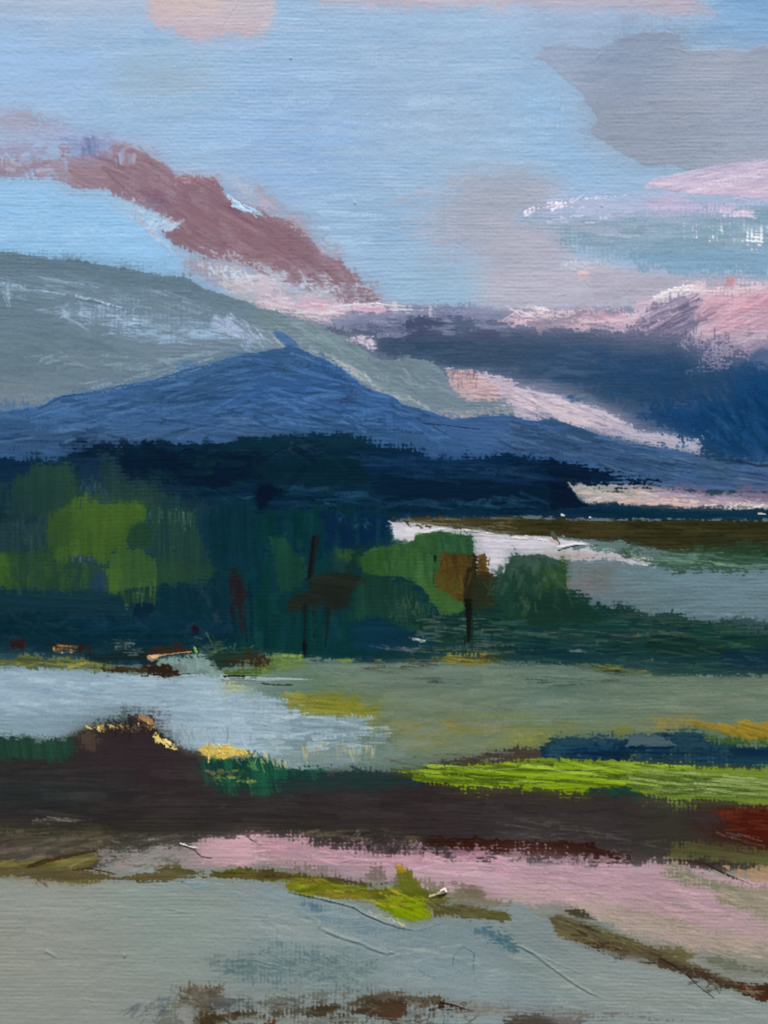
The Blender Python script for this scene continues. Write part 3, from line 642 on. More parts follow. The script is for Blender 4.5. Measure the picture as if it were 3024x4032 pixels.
# ================================================================== BLUE MOUNTAIN
P('mount', '#41668f', F, [0, 893, 50, 886, 75, 880, 100, 873, 118, 860, 140, 853, 165, 851, 200, 847, 260, 833, 330, 820, 400, 800, 450, 787, 500, 770, 540, 763, 553, 761, 596, 753, 630, 757, 655, 757, 675, 768, 703, 778, 740, 800, 770, 822, 793, 840, 840, 853, 870, 873, 900, 882, 936, 892, 960, 902, 976, 908, 1010, 902, 1036, 900, 1080, 898, 1106, 900, 1130, 906, 1166, 911, 1190, 903, 1213, 911, 1250, 922, 1283, 933, 1323, 953, 1366, 959, 1440, 971, 1500, 984, 1573, 1002, 1659, 1018, 1659, 1068, 1500, 1058, 1400, 1046, 1225, 1045, 1100, 1120, 0, 1120], soft=8, rough=4, br=4, dir=8, col2='#4a71a3', mix=.4, var=.06, grad=(700, 850, 1450, 1000, '#446288'), th=1.8, ridge=1.2)
P('mount', '#5580ae', F, [0, 897, 100, 880, 160, 858, 330, 828, 500, 775, 560, 770, 520, 800, 400, 835, 250, 870, 100, 910, 0, 930], soft=60, blend=.55, rough=18, br=12, dir=-13, var=.05)
P('mount', '#37597f', F, [180, 875, 330, 845, 450, 815, 560, 790, 560, 820, 420, 855, 260, 890, 180, 905], soft=60, blend=.6, rough=16, dir=-13, op=.75)
P('mount', '#4471ab', F, [560, 790, 620, 772, 690, 790, 740, 820, 780, 850, 860, 890, 840, 920, 700, 900, 600, 880, 520, 880, 540, 830], soft=60, blend=.5, rough=18, br=12, dir=16, var=.06)
P('mount', '#426fa6', T10, [1320, 1000, 1500, 900, 1659, 860, 1659, 1060, 1450, 1040], soft=50, blend=.5, rough=14, dir=0)
P('mount', '#325577', F, [0, 930, 100, 920, 250, 900, 360, 900, 300, 930, 150, 950, 0, 970], soft=60, blend=.6, rough=18, op=.8)
P('mount', '#47678e', F, [0, 985, 0, 940, 150, 925, 300, 930, 450, 925, 560, 925, 620, 935, 480, 948, 330, 955, 180, 962], soft=40, blend=.5, rough=14, var=.05)
P('mount', '#3b628c', F, [600, 900, 760, 905, 900, 930, 1000, 935, 1000, 975, 900, 970, 780, 940, 640, 930], soft=50, blend=.5, rough=14, dir=6)
P('mount', '#4a6d9c', F, [880, 910, 980, 915, 1080, 908, 1180, 930, 1220, 960, 1080, 960, 960, 950], soft=50, blend=.5, rough=14, dir=6)
P('mount', '#3d5b7f', F, [1120, 925, 1300, 945, 1500, 990, 1659, 1025, 1659, 1062, 1400, 1036, 1260, 990, 1120, 965], soft=50, blend=.4, rough=14, dir=14, var=.06)
P('mount', '#54749d', T12, [520, 1150, 760, 1215, 1000, 1255, 1180, 1292, 1400, 1350, 1659, 1392, 1659, 1425, 1400, 1390, 1100, 1320, 700, 1260], soft=26, rough=8, dir=14, dry=.1)
P('mount', '#4a5f60', T12, [1230, 1340, 1370, 1345, 1380, 1420, 1250, 1420], soft=44, blend=.6, dry=.1, op=.7)
P('mount', '#5c80aa', T11, [97, 490, 120, 480, 170, 490, 230, 525, 275, 570, 292, 610, 240, 600, 195, 595, 150, 550], soft=10, rough=5, br=5, dry=.06, dir=40)
P('mount', '#476c9c', T11, [120, 612, 175, 590, 215, 575, 290, 600, 345, 640, 260, 655, 150, 640], soft=9, rough=6, br=6, dir=20, own=False)
P('mount', '#3a5a6a', T11, [110, 680, 220, 660, 370, 690, 330, 740, 250, 780, 140, 770], soft=34, blend=.3, rough=14, dry=.2, dir=-12)
P('mount', '#3f5276', T11, [400, 900, 560, 880, 700, 890, 640, 930, 480, 945], soft=34, blend=.3, dry=.25, op=.8)
N('mount', ['#2c4b70', '#5b86b8', '#365a86', '#4b76ab', '#6187b2', '#2f4f72'], T10, [60, 1010, 400, 930, 900, 850, 1640, 680, 1640, 1120, 1000, 1160, 300, 1180, 20, 1240], 120, 240, 12, -9, 6, curve=.03, dry=.42, th=2)
N('mount', ['#2d4e74', '#5a88c0', '#3f6aa2', '#2f5078', '#5f89bb'], T11, [0, 680, 330, 650, 560, 780, 860, 930, 1300, 1090, 1200, 1180, 700, 1120, 0, 1120], 120, 200, 13, 14, 12, curve=.05, dry=.42, th=2)
N('mount', ['#2c4664', '#567ba8', '#38597f', '#476a94', '#66809e'], T12, [0, 1080, 520, 1180, 1180, 1320, 1640, 1420, 1640, 1520, 900, 1440, 400, 1300, 0, 1240], 100, 250, 12, 12, 5, curve=.03, dry=.42, th=2)
N('mount', ['#5879a4', '#2b4a6c', '#6384ac'], T10, [300, 1040, 1640, 960, 1640, 1180, 900, 1190, 320, 1240], 60, 150, 11, -2, 10, dry=.45, th=2)
B('mount', '#22384f', T10, [250, 992, 330, 955, 400, 915, 480, 903, 600, 893], 9, 5, dry=.1, th=2, own=False, op=.6)
B('mount', '#2d4766', T11, [1080, 1085, 1200, 1095, 1320, 1110, 1450, 1125], 10, 5, dry=.2, own=False)
B('mount', '#6c8fb8', T10, [640, 890, 800, 850, 1000, 815, 1280, 735, 1500, 665], 9, 6, dry=.45, own=False)
B('mount', '#1b2d40', T12, [1420, 1328, 1500, 1335, 1580, 1358, 1659, 1368], 16, 8, dry=.2, own=False, op=.6)

# horizon strip
P('horizon', '#aaa4aa', T12, [360, 1460, 700, 1475, 900, 1490, 1300, 1540, 1659, 1560, 1659, 1650, 1100, 1640, 800, 1622, 500, 1612, 440, 1575, 400, 1530], soft=14, rough=7, br=9, dir=2, var=.05, grad=(500, 1540, 1200, 1580, '#aa9aae'), th=2)
P('horizon', '#a8a69a', T12, [380, 1475, 720, 1495, 900, 1520, 840, 1580, 560, 1570, 430, 1540], soft=40, blend=.4, rough=12, dry=.1)
P('horizon', '#7d7592', T12, [880, 1480, 1100, 1485, 1400, 1520, 1659, 1540, 1659, 1600, 1300, 1570, 1000, 1530], soft=40, blend=.4, rough=12, dry=.15, dir=4)
P('horizon', '#d6b4b2', T12, [800, 1590, 1000, 1570, 1300, 1590, 1500, 1610, 1659, 1630, 1659, 1652, 1100, 1640, 820, 1622], soft=18, rough=9, br=10, dry=.2, th=2.6)
N('horizon', ['#e0c7c2', '#c8b0ae', '#bdb4b4', '#d9a99c', '#c9c0c4'], T12, [440, 1500, 900, 1530, 1640, 1600, 1640, 1645, 800, 1615, 480, 1590], 80, 130, 9, 3, 8, dry=.42, th=2.6)
N('horizon', ['#e9dcd6', '#f0e6dd'], T12, [1250, 1600, 1640, 1620, 1640, 1655, 1300, 1640], 26, 60, 9, 2, 20, dry=.35, th=3)
B('horizon', '#b6b3ac', T12, [364, 1462, 400, 1510, 440, 1580], 14, 8, dry=.2, own=False)

# ================================================================== FOREST
P('forest', '#122c44', F, [0, 985, 60, 990, 118, 992, 180, 968, 240, 962, 320, 958, 400, 955, 480, 952, 553, 946, 620, 939, 720, 936, 786, 950, 830, 960, 886, 966, 916, 986, 1020, 990, 1106, 978, 1140, 984, 1206, 994, 1246, 1000, 1293, 1020, 1373, 1036, 1440, 1041, 1380, 1046, 1225, 1044, 1236, 1066, 1253, 1082, 1273, 1091, 1373, 1094, 1440, 1099, 1659, 1104, 1659, 1122, 1400, 1125, 1200, 1118, 1000, 1122, 880, 1120, 860, 1130, 850, 1165, 900, 1180, 1100, 1240, 1200, 1430, 0, 1450], soft=16, rough=7, br=8, var=.08, col2='#173648', mix=.45, th=1.4)
P('forest', '#1d3750', F, [0, 990, 115, 993, 180, 972, 170, 1010, 130, 1050, 0, 1090], soft=50, blend=.5, rough=16)
P('forest', '#102338', F, [255, 985, 400, 975, 500, 975, 560, 985, 560, 1020, 460, 1060, 430, 1062, 400, 1050, 300, 1040, 265, 1025], soft=20, rough=8)
P('forest', '#14283a', F, [170, 968, 330, 960, 340, 985, 250, 985, 180, 1010], soft=34, blend=.5, rough=12)
P('forest', '#1a3a44', F, [480, 956, 640, 945, 760, 950, 790, 960, 640, 970, 500, 978], soft=24, blend=.4, dry=.1, dir=0)
P('forest', '#122f3a', F, [560, 990, 780, 985, 800, 1010, 780, 1040, 700, 1060, 560, 1060], soft=40, blend=.4, rough=14)
P('forest', '#11304f', F, [780, 985, 920, 985, 1100, 990, 1200, 1005, 1100, 1030, 900, 1030, 800, 1015], soft=34, blend=.4, rough=12)
P('forest', '#12283c', F, [830, 1030, 1180, 1040, 1250, 1080, 1100, 1105, 850, 1105, 800, 1080], soft=34, blend=.4, rough=12)
P('forest', '#0f1f33', F, [1185, 1038, 1205, 1033, 1225, 1046, 1240, 1066, 1252, 1084, 1270, 1092, 1195, 1096], soft=12, rough=6)
P('forest', '#122339', T12, [420, 1335, 560, 1395, 800, 1440, 960, 1468, 700, 1482, 400, 1462, 200, 1430, 0, 1440, 0, 1330], soft=26, rough=10, dry=.08, dir=8, col2='#1f3a56')
N('forest', ['#2c5168', '#395f78', '#1b3c52', '#22475a'], F, [580, 1045, 700, 1050, 880, 1080, 1160, 1075, 1160, 1095, 860, 1100, 620, 1070], 70, 60, 4.5, 2, 10, dry=.46, th=2)
N('forest', ['#3f6f6c', '#3b6670', '#54838a', '#2e5560'], F, [330, 1055, 480, 1050, 560, 1070, 720, 1085, 780, 1100, 600, 1100, 420, 1080], 34, 40, 2.6, 2, 16, curve=.1, dry=.5, th=2, op=.7)
N('forest', ['#23405e', '#2d4a66', '#1c3552', '#35506a'], F, [780, 980, 1120, 1000, 1330, 1040, 1160, 1045, 820, 1030], 60, 80, 5, 4, 6, dry=.44)
N('forest', ['#3a4f62', '#5b6270', '#2a4558'], F, [590, 945, 700, 945, 700, 985, 600, 985], 16, 30, 3, 5, 20, curve=.2, dry=.45, th=2)
N('forest', ['#1b3a40', '#0d2032', '#16303c'], F, [300, 970, 700, 950, 780, 1050, 600, 1050, 300, 1040], 40, 60, 10, 4, 20, dry=.4)
P('forest', '#0d1c30', F, [545, 1080, 560, 1050, 585, 1045, 605, 1060, 585, 1085, 560, 1105], soft=16, rough=7)
P('forest', '#14423f', F, [430, 1090, 560, 1110, 640, 1095, 850, 1110, 850, 1170, 760, 1190, 690, 1200, 640, 1180, 540, 1190, 430, 1170], soft=30, rough=12, dir=90, col2='#123c46', var=.07)
P('forest', '#12304c', F, [690, 1105, 850, 1120, 845, 1165, 790, 1178, 740, 1195, 700, 1190], soft=24, rough=10, dir=90)
P('forest', '#17443f', F, [430, 1180, 690, 1190, 880, 1250, 960, 1330, 1000, 1420, 640, 1430, 430, 1430, 360, 1340, 420, 1250], soft=40, rough=12, dir=90, col2='#123c44', var=.08)
N('forest', ['#1d4b52', '#12354b', '#245450', '#0f2b40', '#1a4454'], F, [420, 1100, 840, 1120, 840, 1300, 900, 1400, 400, 1400], 90, 60, 12, 90, 10, dry=.4, op=.75)
N('forest', ['#3d6b7a', '#57808f', '#31586c'], T21, [500, 0, 760, 30, 740, 110, 540, 80], 22, 50, 6, 30, 60, curve=.2, dry=.5, th=2, op=.8)
N('forest', ['#c5cbd4', '#3f6178', '#8f9fb0'], T21, [870, 70, 920, 80, 925, 180, 880, 195], 16, 46, 8, 0, 10, dry=.42)

# ================================================================== far bank, inlet, far water
P('inlet', '#cbc8d2', F, [840, 1125, 900, 1128, 1010, 1140, 1110, 1154, 1180, 1155, 1260, 1170, 1330, 1185, 1420, 1205, 1420, 1235, 1250, 1250, 1200, 1215, 1120, 1225, 1080, 1250, 1040, 1260, 1000, 1200, 900, 1172, 852, 1166], soft=12, rough=6, br=8, var=.03, col2='#d6d3d8', th=2.4)
P('inlet', '#c9b7b8', T22, [200, 260, 420, 250, 640, 285, 700, 300, 420, 320, 340, 325], soft=22, blend=.3, rough=9, dry=.1)
N('inlet', ['#dcd9de', '#bdbccb', '#d3cdd2'], T21, [900, 90, 1659, 180, 1659, 380, 1440, 260, 1040, 150], 30, 120, 13, 4, 8, dry=.42, th=2.4)
P('farwater', '#80939c', F, [1222, 1212, 1300, 1208, 1420, 1225, 1659, 1232, 1659, 1350, 1450, 1345, 1330, 1335, 1270, 1300, 1222, 1275], soft=16, rough=7, br=8, var=.03, col2='#8599a2')
P('farwater', '#918e92', F, [1222, 1215, 1330, 1216, 1345, 1290, 1300, 1320, 1260, 1290, 1222, 1275], soft=60, blend=.7, rough=18, dir=90, op=.9)
P('farwater', '#7d8b88', F, [1340, 1290, 1420, 1230, 1440, 1330, 1360, 1330], soft=90, blend=.8, op=.6, own=False)
P('farwater', '#8ba2af', F, [1400, 1230, 1659, 1236, 1659, 1262, 1500, 1262, 1420, 1250], soft=30, blend=.5, rough=10, op=.8)
P('farwater', '#7f97a4', F, [1290, 1290, 1340, 1300, 1400, 1330, 1659, 1320, 1659, 1346, 1480, 1344, 1340, 1334, 1280, 1310], soft=30, blend=.4, dry=.15, op=.8)
P('farwater', '#bd9382', T22, [344, 445, 385, 450, 400, 480, 390, 500, 350, 490], soft=14, blend=.2, rough=7, dry=.1)
P('farwater', '#a58f8c', T22, [380, 480, 480, 470, 480, 510, 400, 505], soft=26, blend=.5, dry=.2)
P('farwater', '#847e63', T22, [515, 410, 600, 400, 600, 460, 520, 460], soft=34, blend=.7, op=.6, own=False)
N('farwater', ['#92a6b0', '#748992', '#8a9da6', '#97a9b4'], T22, [620, 380, 1640, 420, 1640, 660, 1000, 640, 640, 560], 60, 200, 13, 0, 5, dry=.46, op=.7)
N('farwater', ['#a0b2ba', '#b5c3c8'], T22, [600, 600, 800, 630, 1400, 660, 1640, 690, 1000, 680], 20, 120, 9, 2, 8, dry=.48, th=2)
P('bank', '#3f3824', F, [880, 1118, 1000, 1121, 1106, 1120, 1206, 1123, 1400, 1124, 1659, 1116, 1659, 1186, 1590, 1190, 1520, 1196, 1440, 1190, 1360, 1176, 1270, 1166, 1206, 1156, 1110, 1152, 1010, 1136, 900, 1128], soft=12, rough=6, br=7, var=.08, col2='#4a3d28', mix=.4, th=1.8)
P('bank', '#5a4430', T21, [900, 40, 1300, 45, 1659, 60, 1659, 130, 1540, 130, 1200, 90, 920, 70], soft=20, rough=9, dry=.15, var=.09, dir=2)
P('bank', '#3e5644', F, [1530, 1178, 1659, 1166, 1659, 1236, 1560, 1232, 1440, 1228, 1400, 1210, 1480, 1196], soft=26, rough=9, br=9, dry=.05, var=.08)
P('bank', '#56706a', T22, [640, 200, 800, 225, 1000, 258, 1250, 270, 1659, 270, 1659, 380, 1300, 370, 940, 345, 860, 300, 700, 270], soft=30, rough=9, br=10, dry=.15, var=.08, col2='#688078')
P('bank', '#2f4734', T22, [1340, 225, 1659, 205, 1659, 290, 1440, 290, 1330, 260], soft=30, blend=.3, rough=10, dry=.1)
N('bank', ['#2b2918', '#574a2c', '#4d4428', '#352e1c'], T22, [0, 60, 1640, 60, 1640, 190, 1000, 230, 400, 150, 0, 140], 70, 190, 10, 2, 5, dry=.4, th=2)
N('bank', ['#7d6a52', '#8a7a62', '#97876f', '#6a5a42'], T21, [900, 40, 1640, 40, 1640, 150, 1200, 90], 40, 130, 7, 3, 5, dry=.44, th=2.4)
N('bank', ['#8fa39b', '#6d8a82', '#45604c', '#9caca4', '#3d5540'], T22, [760, 230, 1640, 290, 1640, 370, 980, 340], 60, 180, 8, 2, 5, dry=.44, th=2)
N('bank', ['#4c5a50', '#6c7a72', '#3f4a40', '#a9a8a4'], T22, [540, 230, 760, 210, 920, 300, 880, 340, 640, 280], 40, 50, 9, 30, 50, dry=.45, th=2)
P('bank', '#77858c', T22, [290, 250, 360, 225, 480, 205, 620, 200, 700, 190, 760, 230, 640, 250, 480, 240], soft=14, rough=8, dry=.15, dir=-8)
B('bank', '#42525a', T22, [300, 250, 360, 228, 460, 212, 560, 215], 18, 8, dry=.2, own=False)
B('bank', '#6d6358', T22, [262, 140, 285, 180, 300, 205], 26, 20, dry=.1, own=False)
B('inlet', '#c0aeb0', T22, [250, 185, 290, 200, 310, 240], 30, 18, dry=.2, own=False, th=3)
B('inlet', '#dedbe0', T22, [300, 225, 400, 205, 470, 208], 22, 8, dry=.1, own=False, th=3)
for (x, y, l) in ((100, 155, 22), (160, 160, 28), (330, 153, 18), (520, 148, 9), (1620, 10, 50), (1550, 8, 30), (330, 20, 14), (510, 36, 7), (860, 340, 36)):
    B('inlet', '#d9d3cd', T22, [x - l / 2, y, x + l / 2, y + 3], 12, 7, dry=.3, th=4, own=False)  # near-white specks: glints on raised paint, put into the colour
B('inlet', '#ece9e8', T22, [0, 168, 100, 172, 230, 184], 12, 7, dry=.25, th=5, own=False)
B('inlet', '#f0edec', T21, [1090, 130, 1180, 110, 1230, 105], 14, 10, dry=.25, th=4, own=False)
B('inlet', '#e7e3e3', T21, [1340, 115, 1440, 125, 1540, 140], 12, 8, dry=.35, th=4, own=False)

# ================================================================== TREES
P('leftgrove', '#214147', F, [0, 1070, 60, 1040, 90, 1000, 170, 1010, 280, 1040, 420, 1060, 470, 1100, 450, 1250, 470, 1420, 0, 1440], soft=40, rough=14, br=14, dir=90, var=.08, col2='#24484a')
P('leftgrove', '#325642', T10, [170, 1400, 230, 1350, 400, 1330, 480, 1350, 500, 1500, 530, 1659, 60, 1700, 70, 1500, 120, 1430], soft=28, rough=10, br=12, dir=90, var=.06, grad=(330, 1350, 200, 1660, '#2c5148'))
P('leftgrove', '#2a4a4c', T10, [640, 1300, 760, 1290, 800, 1430, 900, 1500, 1100, 1510, 1160, 1560, 960, 1640, 560, 1640, 540, 1480], soft=28, rough=12, br=12, dir=90, var=.08)
P('leftgrove', '#1b3a50', T10, [500, 1330, 650, 1320, 660, 1520, 560, 1560, 520, 1480], soft=28, rough=10, dir=90)
P('leftgrove', '#33563a', T20, [-10, 260, 110, 250, 330, 240, 480, 300, 620, 340, 690, 420, 690, 520, 400, 515, 160, 505, -10, 510], soft=14, rough=6, br=8, dir=90, var=.06, col2='#365b3f')
P('leftgrove', '#48702f', T20, [-10, 300, 60, 275, 80, 340, 60, 430, 60, 500, -10, 500], soft=34, blend=.5, rough=12, dir=90)
P('leftgrove', '#2b4a48', T20, [-10, 30, 120, 60, 200, 40, 300, 80, 300, 240, 110, 250, -10, 262], soft=28, rough=10, dir=90, var=.08)
P('leftgrove', '#4e7030', T20, [300, 110, 330, 40, 420, -30, 480, -90, 560, -120, 600, -60, 720, -60, 880, -55, 955, -25, 940, 60, 860, 85, 828, 190, 842, 230, 740, 262, 705, 330, 640, 345, 600, 295, 480, 285, 420, 340, 355, 300, 345, 240, 320, 200], soft=14, rough=6, br=8, dir=90, var=.05, col2='#567a2f', th=1.8)
P('leftgrove', '#5a7d2e', T20, [560, -90, 900, -40, 860, 60, 760, 160, 560, 120, 520, 20], soft=90, blend=.7, rough=20, dir=90, op=.75)
P('leftgrove', '#3c5f33', T20, [340, 40, 440, 20, 480, 150, 420, 260, 340, 250, 310, 130], soft=60, blend=.6, rough=16, dir=90, op=.8)
P('leftgrove', '#2e5340', T20, [430, 330, 520, 320, 640, 350, 690, 420, 690, 500, 520, 505, 430, 420], soft=22, blend=.3, rough=9, dir=90)
P('leftgrove', '#28446a', T20, [610, 400, 668, 386, 690, 440, 694, 520, 640, 520, 600, 470], soft=30, blend=.4, rough=9, dir=90, dry=.1)
N('leftgrove', ['#5f6a68', '#7a7f80', '#49605c'], T20, [475, 290, 620, 290, 610, 325, 480, 325], 10, 34, 16, 90, 12, dry=.35)
P('leftgrove', '#2c5236', T20, [828, 190, 850, 110, 900, 75, 960, 80, 1000, 140, 990, 230, 850, 238], soft=14, rough=6, dir=90)
P('leftgrove', '#2a4d48', T20, [955, -40, 1280, -20, 1290, 120, 1370, 260, 1400, 400, 1330, 460, 1150, 480, 1010, 490, 990, 300, 980, 200], soft=22, rough=8, br=10, dir=90, var=.07, col2='#2f563f')
P('leftgrove', '#34583a', T20, [1010, 350, 1200, 330, 1400, 380, 1390, 440, 1230, 470, 1010, 490], soft=40, blend=.5, rough=12, dir=90)
P('leftgrove', '#466c37', T20, [712, 300, 780, 250, 930, 235, 1005, 310, 1012, 478, 860, 500, 740, 530, 712, 520, 690, 400], soft=11, rough=5, br=7, dir=90, var=.05, th=1.8)
P('leftgrove', '#577c30', T20, [690, 370, 780, 330, 800, 480, 760, 520, 720, 520], soft=34, blend=.5, dir=90)
P('leftgrove', '#2a4e3c', T20, [760, 510, 1020, 485, 1024, 590, 860, 600, 850, 690, 700, 690, 740, 580], soft=14, rough=6, br=9, dir=90, var=.06)
P('leftgrove', '#1c4147', T20, [-10, 512, 160, 508, 500, 518, 740, 528, 860, 600, 850, 690, 400, 680, 0, 660], soft=18, rough=7, br=8, dir=4, var=.06)
P('leftgrove', '#14303f', T20, [858, 595, 1020, 585, 1010, 640, 940, 690, 858, 692], soft=12, rough=5, dir=90)
P('leftgrove', '#11383f', T20, [-10, 660, 400, 672, 860, 694, 1200, 660, 1500, 640, 1500, 830, 1200, 880, 900, 920, 500, 940, -10, 930], soft=24, rough=9, dir=0, var=.07, col2='#123a48')
P('leftgrove', '#12393f', T20, [1030, 490, 1320, 465, 1420, 400, 1520, 420, 1560, 650, 1330, 690, 1150, 660, 1040, 640], soft=30, rough=12, dir=90, var=.07)
P('leftgrove', '#123e42', T20, [1280, 30, 1400, -40, 1659, -60, 1659, 360, 1540, 370, 1400, 360, 1350, 240, 1300, 160], soft=30, rough=10, dir=90, var=.07, col2='#173b4c')
N('leftgrove', ['#3a6034', '#5d8033', '#2f5340', '#45693a'], T20, [10, 260, 350, 260, 680, 420, 660, 500, 20, 500], 40, 110, 26, 90, 8, dry=.42, op=.6)
N('leftgrove', ['#4a6d5a', '#5d7d6c', '#3a5f50', '#6a8a7a'], T20, [960, 0, 1270, 0, 1280, 60, 970, 80], 24, 90, 7, 90, 5, dry=.45, th=2)
N('leftgrove', ['#6b8a48', '#55793c', '#3f6238'], T20, [740, 480, 1020, 470, 1020, 580, 760, 590], 24, 80, 9, 90, 5, dry=.46)
N('leftgrove', ['#3e6170', '#2f4f60', '#4a6c72', '#28465c'], T10, [500, 1450, 700, 1450, 720, 1600, 520, 1600], 24, 80, 9, 88, 20, dry=.45)
N('leftgrove', ['#37575a', '#415d52', '#27444a'], T20, [20, 60, 300, 40, 330, 230, 20, 240], 30, 90, 12, 90, 8, dry=.45)
N('leftgrove', ['#1a4450', '#0f2a42', '#1e4a4c', '#25505a', '#3a5560'], T20, [20, 680, 1400, 690, 1400, 880, 300, 900, 20, 900], 60, 120, 18, 10, 40, dry=.44, op=.7)
N('leftgrove', ['#4a5560', '#2c4450', '#364a54'], T20, [1140, 520, 1560, 400, 1560, 760, 1200, 780], 26, 70, 14, 80, 20, dry=.48, op=.6)

P('browntree', '#22272a', T21, [362, 190, 385, 150, 402, 145, 408, 190, 385, 270, 372, 400, 345, 440, 318, 430, 345, 330], soft=10, rough=5, br=5, dir=100, th=1.4, nm='painted_trunk')
P('browntree', '#2d2d24', T21, [340, 440, 400, 400, 560, 380, 620, 380, 720, 420, 860, 440, 850, 470, 700, 500, 640, 520, 610, 620, 500, 650, 420, 600, 340, 640, 210, 640, 188, 590, 240, 540, 330, 505], soft=16, blend=.5, op=.88, rough=7, br=9, dir=10, var=.08, col2='#343324', nm='painted_crown')
P('browntree', '#1d3f3d', T21, [480, 280, 560, 255, 640, 270, 640, 350, 560, 385, 490, 380], soft=18, rough=8, dir=90, var=.08)
P('browntree', '#1f4a3c', T21, [90, 180, 190, 170, 240, 230, 320, 280, 320, 430, 240, 520, 150, 520, 130, 360], soft=22, rough=9, dir=90, var=.07, dry=.06)
P('browntree', '#1a3a37', T21, [600, 250, 680, 240, 680, 420, 610, 380], soft=26, rough=8, dir=90, dry=.15)
P('browntree', '#3b6235', T21, [540, 262, 620, 258, 600, 310, 550, 300], soft=18, blend=.4, dry=.2, dir=90)
B('browntree', '#18282a', T21, [318, 610, 318, 740, 312, 880], 40, 26, dry=.05, nm='painted_trunk')
B('browntree', '#10191c', T21, [314, 860, 320, 930], 26, 8, dry=.2, own=False)
B('browntree', '#1d2c2c', T21, [466, 620, 460, 740, 452, 870], 34, 10, dry=.1, nm='painted_trunk')
B('browntree', '#152728', T21, [372, 650, 378, 820], 14, 8, dry=.3, own=False)
B('browntree', '#141d20', T21, [372, 160, 360, 300, 345, 420], 26, 18, dry=.2, own=False)
P('browntree', '#2c272a', T20, [1490, 375, 1540, 365, 1580, 470, 1595, 620, 1585, 740, 1565, 790, 1550, 690, 1505, 650, 1500, 500], soft=20, rough=8, dir=85, var=.1, nm='painted_trunk')
P('browntree', '#2b2425', T20, [1520, 380, 1560, 420, 1580, 640, 1540, 640, 1515, 520], soft=24, blend=.3, dry=.15, dir=85)
N('browntree', ['#0f2630', '#1c3c44'], T20, [1490, 640, 1640, 480, 1640, 800, 1500, 820], 20, 120, 12, 86, 4, dry=.4)
P('browntree', '#221a1e', T20, [1245, 740, 1275, 730, 1300, 760, 1290, 790, 1255, 785], soft=16, blend=.2, rough=6, own=False)

P('greentree', '#3d6a38', T21, [688, 300, 720, 250, 800, 225, 900, 205, 1015, 190, 1040, 155, 1090, 138, 1190, 128, 1300, 145, 1395, 155, 1412, 210, 1420, 300, 1440, 420, 1380, 600, 1345, 668, 1200, 680, 1150, 600, 1080, 480, 960, 420, 820, 420, 700, 390], soft=11, rough=5, br=6, dir=86, var=.06, col2='#447340', mix=.45, th=1.8, ridge=1)
P('greentree', '#2f5b42', T21, [1200, 150, 1395, 160, 1415, 270, 1300, 275, 1200, 230], soft=50, blend=.5, rough=14, dir=80)
P('greentree', '#35602f', T21, [690, 300, 760, 240, 860, 230, 860, 410, 720, 400], soft=44, blend=.5, rough=12, dir=90)
P('greentree', '#214a3c', T21, [700, 410, 860, 420, 1010, 460, 1060, 530, 1080, 640, 1180, 680, 1160, 780, 980, 790, 860, 700, 640, 690, 620, 560], soft=40, rough=12, br=14, dir=90, var=.08, blend=.2)
P('greentree', '#47733a', T21, [1040, 420, 1180, 380, 1190, 500, 1340, 600, 1340, 660, 1220, 670, 1130, 560], soft=28, blend=.3, rough=9, dir=80)
P('greentree', '#12394a', T21, [650, 720, 800, 690, 900, 730, 1000, 800, 1160, 820, 1190, 880, 1000, 900, 700, 900, 620, 850], soft=34, rough=12, var=.08)
N('greentree', ['#4c7a42', '#356034', '#54804a', '#2d5638'], T21, [720, 260, 1040, 180, 1390, 180, 1400, 420, 1180, 460, 860, 400], 60, 90, 26, 86, 14, dry=.42, op=.65)
N('greentree', ['#3d6044', '#5d6b52', '#295244', '#4f6350', '#1d463c'], T21, [820, 560, 1020, 560, 1200, 640, 1200, 700, 900, 720], 40, 90, 11, 88, 12, dry=.46)
B('greentree', '#162b20', T21, [1160, 285, 1162, 325], 20, 12, dry=.1, own=False)
B('greentree', '#28452d', T21, [1158, 320, 1150, 480], 7, 4, dry=.35, own=False)
B('greentree', '#2a2b1d', T21, [1150, 486, 1185, 482, 1230, 510], 8, 10, dry=.2, own=False)

P('orangetree', '#2f4029', T21, [1390, 410, 1530, 400, 1659, 420, 1659, 620, 1540, 630, 1420, 655, 1390, 560], soft=26, rough=10, dir=90, var=.08)
P('orangetree', '#4b3d1e', T21, [1195, 285, 1215, 268, 1300, 268, 1425, 272, 1440, 330, 1442, 520, 1400, 600, 1350, 600, 1250, 530, 1180, 480, 1172, 420, 1192, 360], soft=11, rough=5, br=7, dir=86, var=.1, col2='#5a4620', mix=.4, th=1.4, nm='painted_crown')
P('orangetree', '#5f5a26', T21, [1180, 420, 1330, 410, 1340, 540, 1250, 530, 1180, 480], soft=40, blend=.5, rough=14, dir=80, dry=.1)
P('orangetree', '#6f5428', T21, [1425, 265, 1480, 262, 1505, 300, 1512, 385, 1480, 405, 1440, 400, 1430, 340], soft=18, rough=8, br=9, dir=90, dry=.1)
P('orangetree', '#3a3420', T21, [1440, 410, 1540, 405, 1520, 470, 1440, 480], soft=24, blend=.3, rough=8)
P('orangetree', '#2e2b1e', T21, [1350, 420, 1400, 270, 1428, 275, 1438, 400, 1420, 520, 1400, 640, 1356, 640], soft=16, rough=6, dir=88)
P('orangetree', '#181c18', T21, [1352, 600, 1402, 600, 1398, 720, 1390, 830, 1366, 838, 1362, 720], soft=9, rough=4, br=4, dir=90, nm='painted_trunk')
B('orangetree', '#14201d', T21, [1352, 810, 1352, 870], 10, 6, dry=.2, own=False)
B('orangetree', '#1f332d', T21, [1400, 700, 1398, 910], 16, 8, dry=.4, own=False)
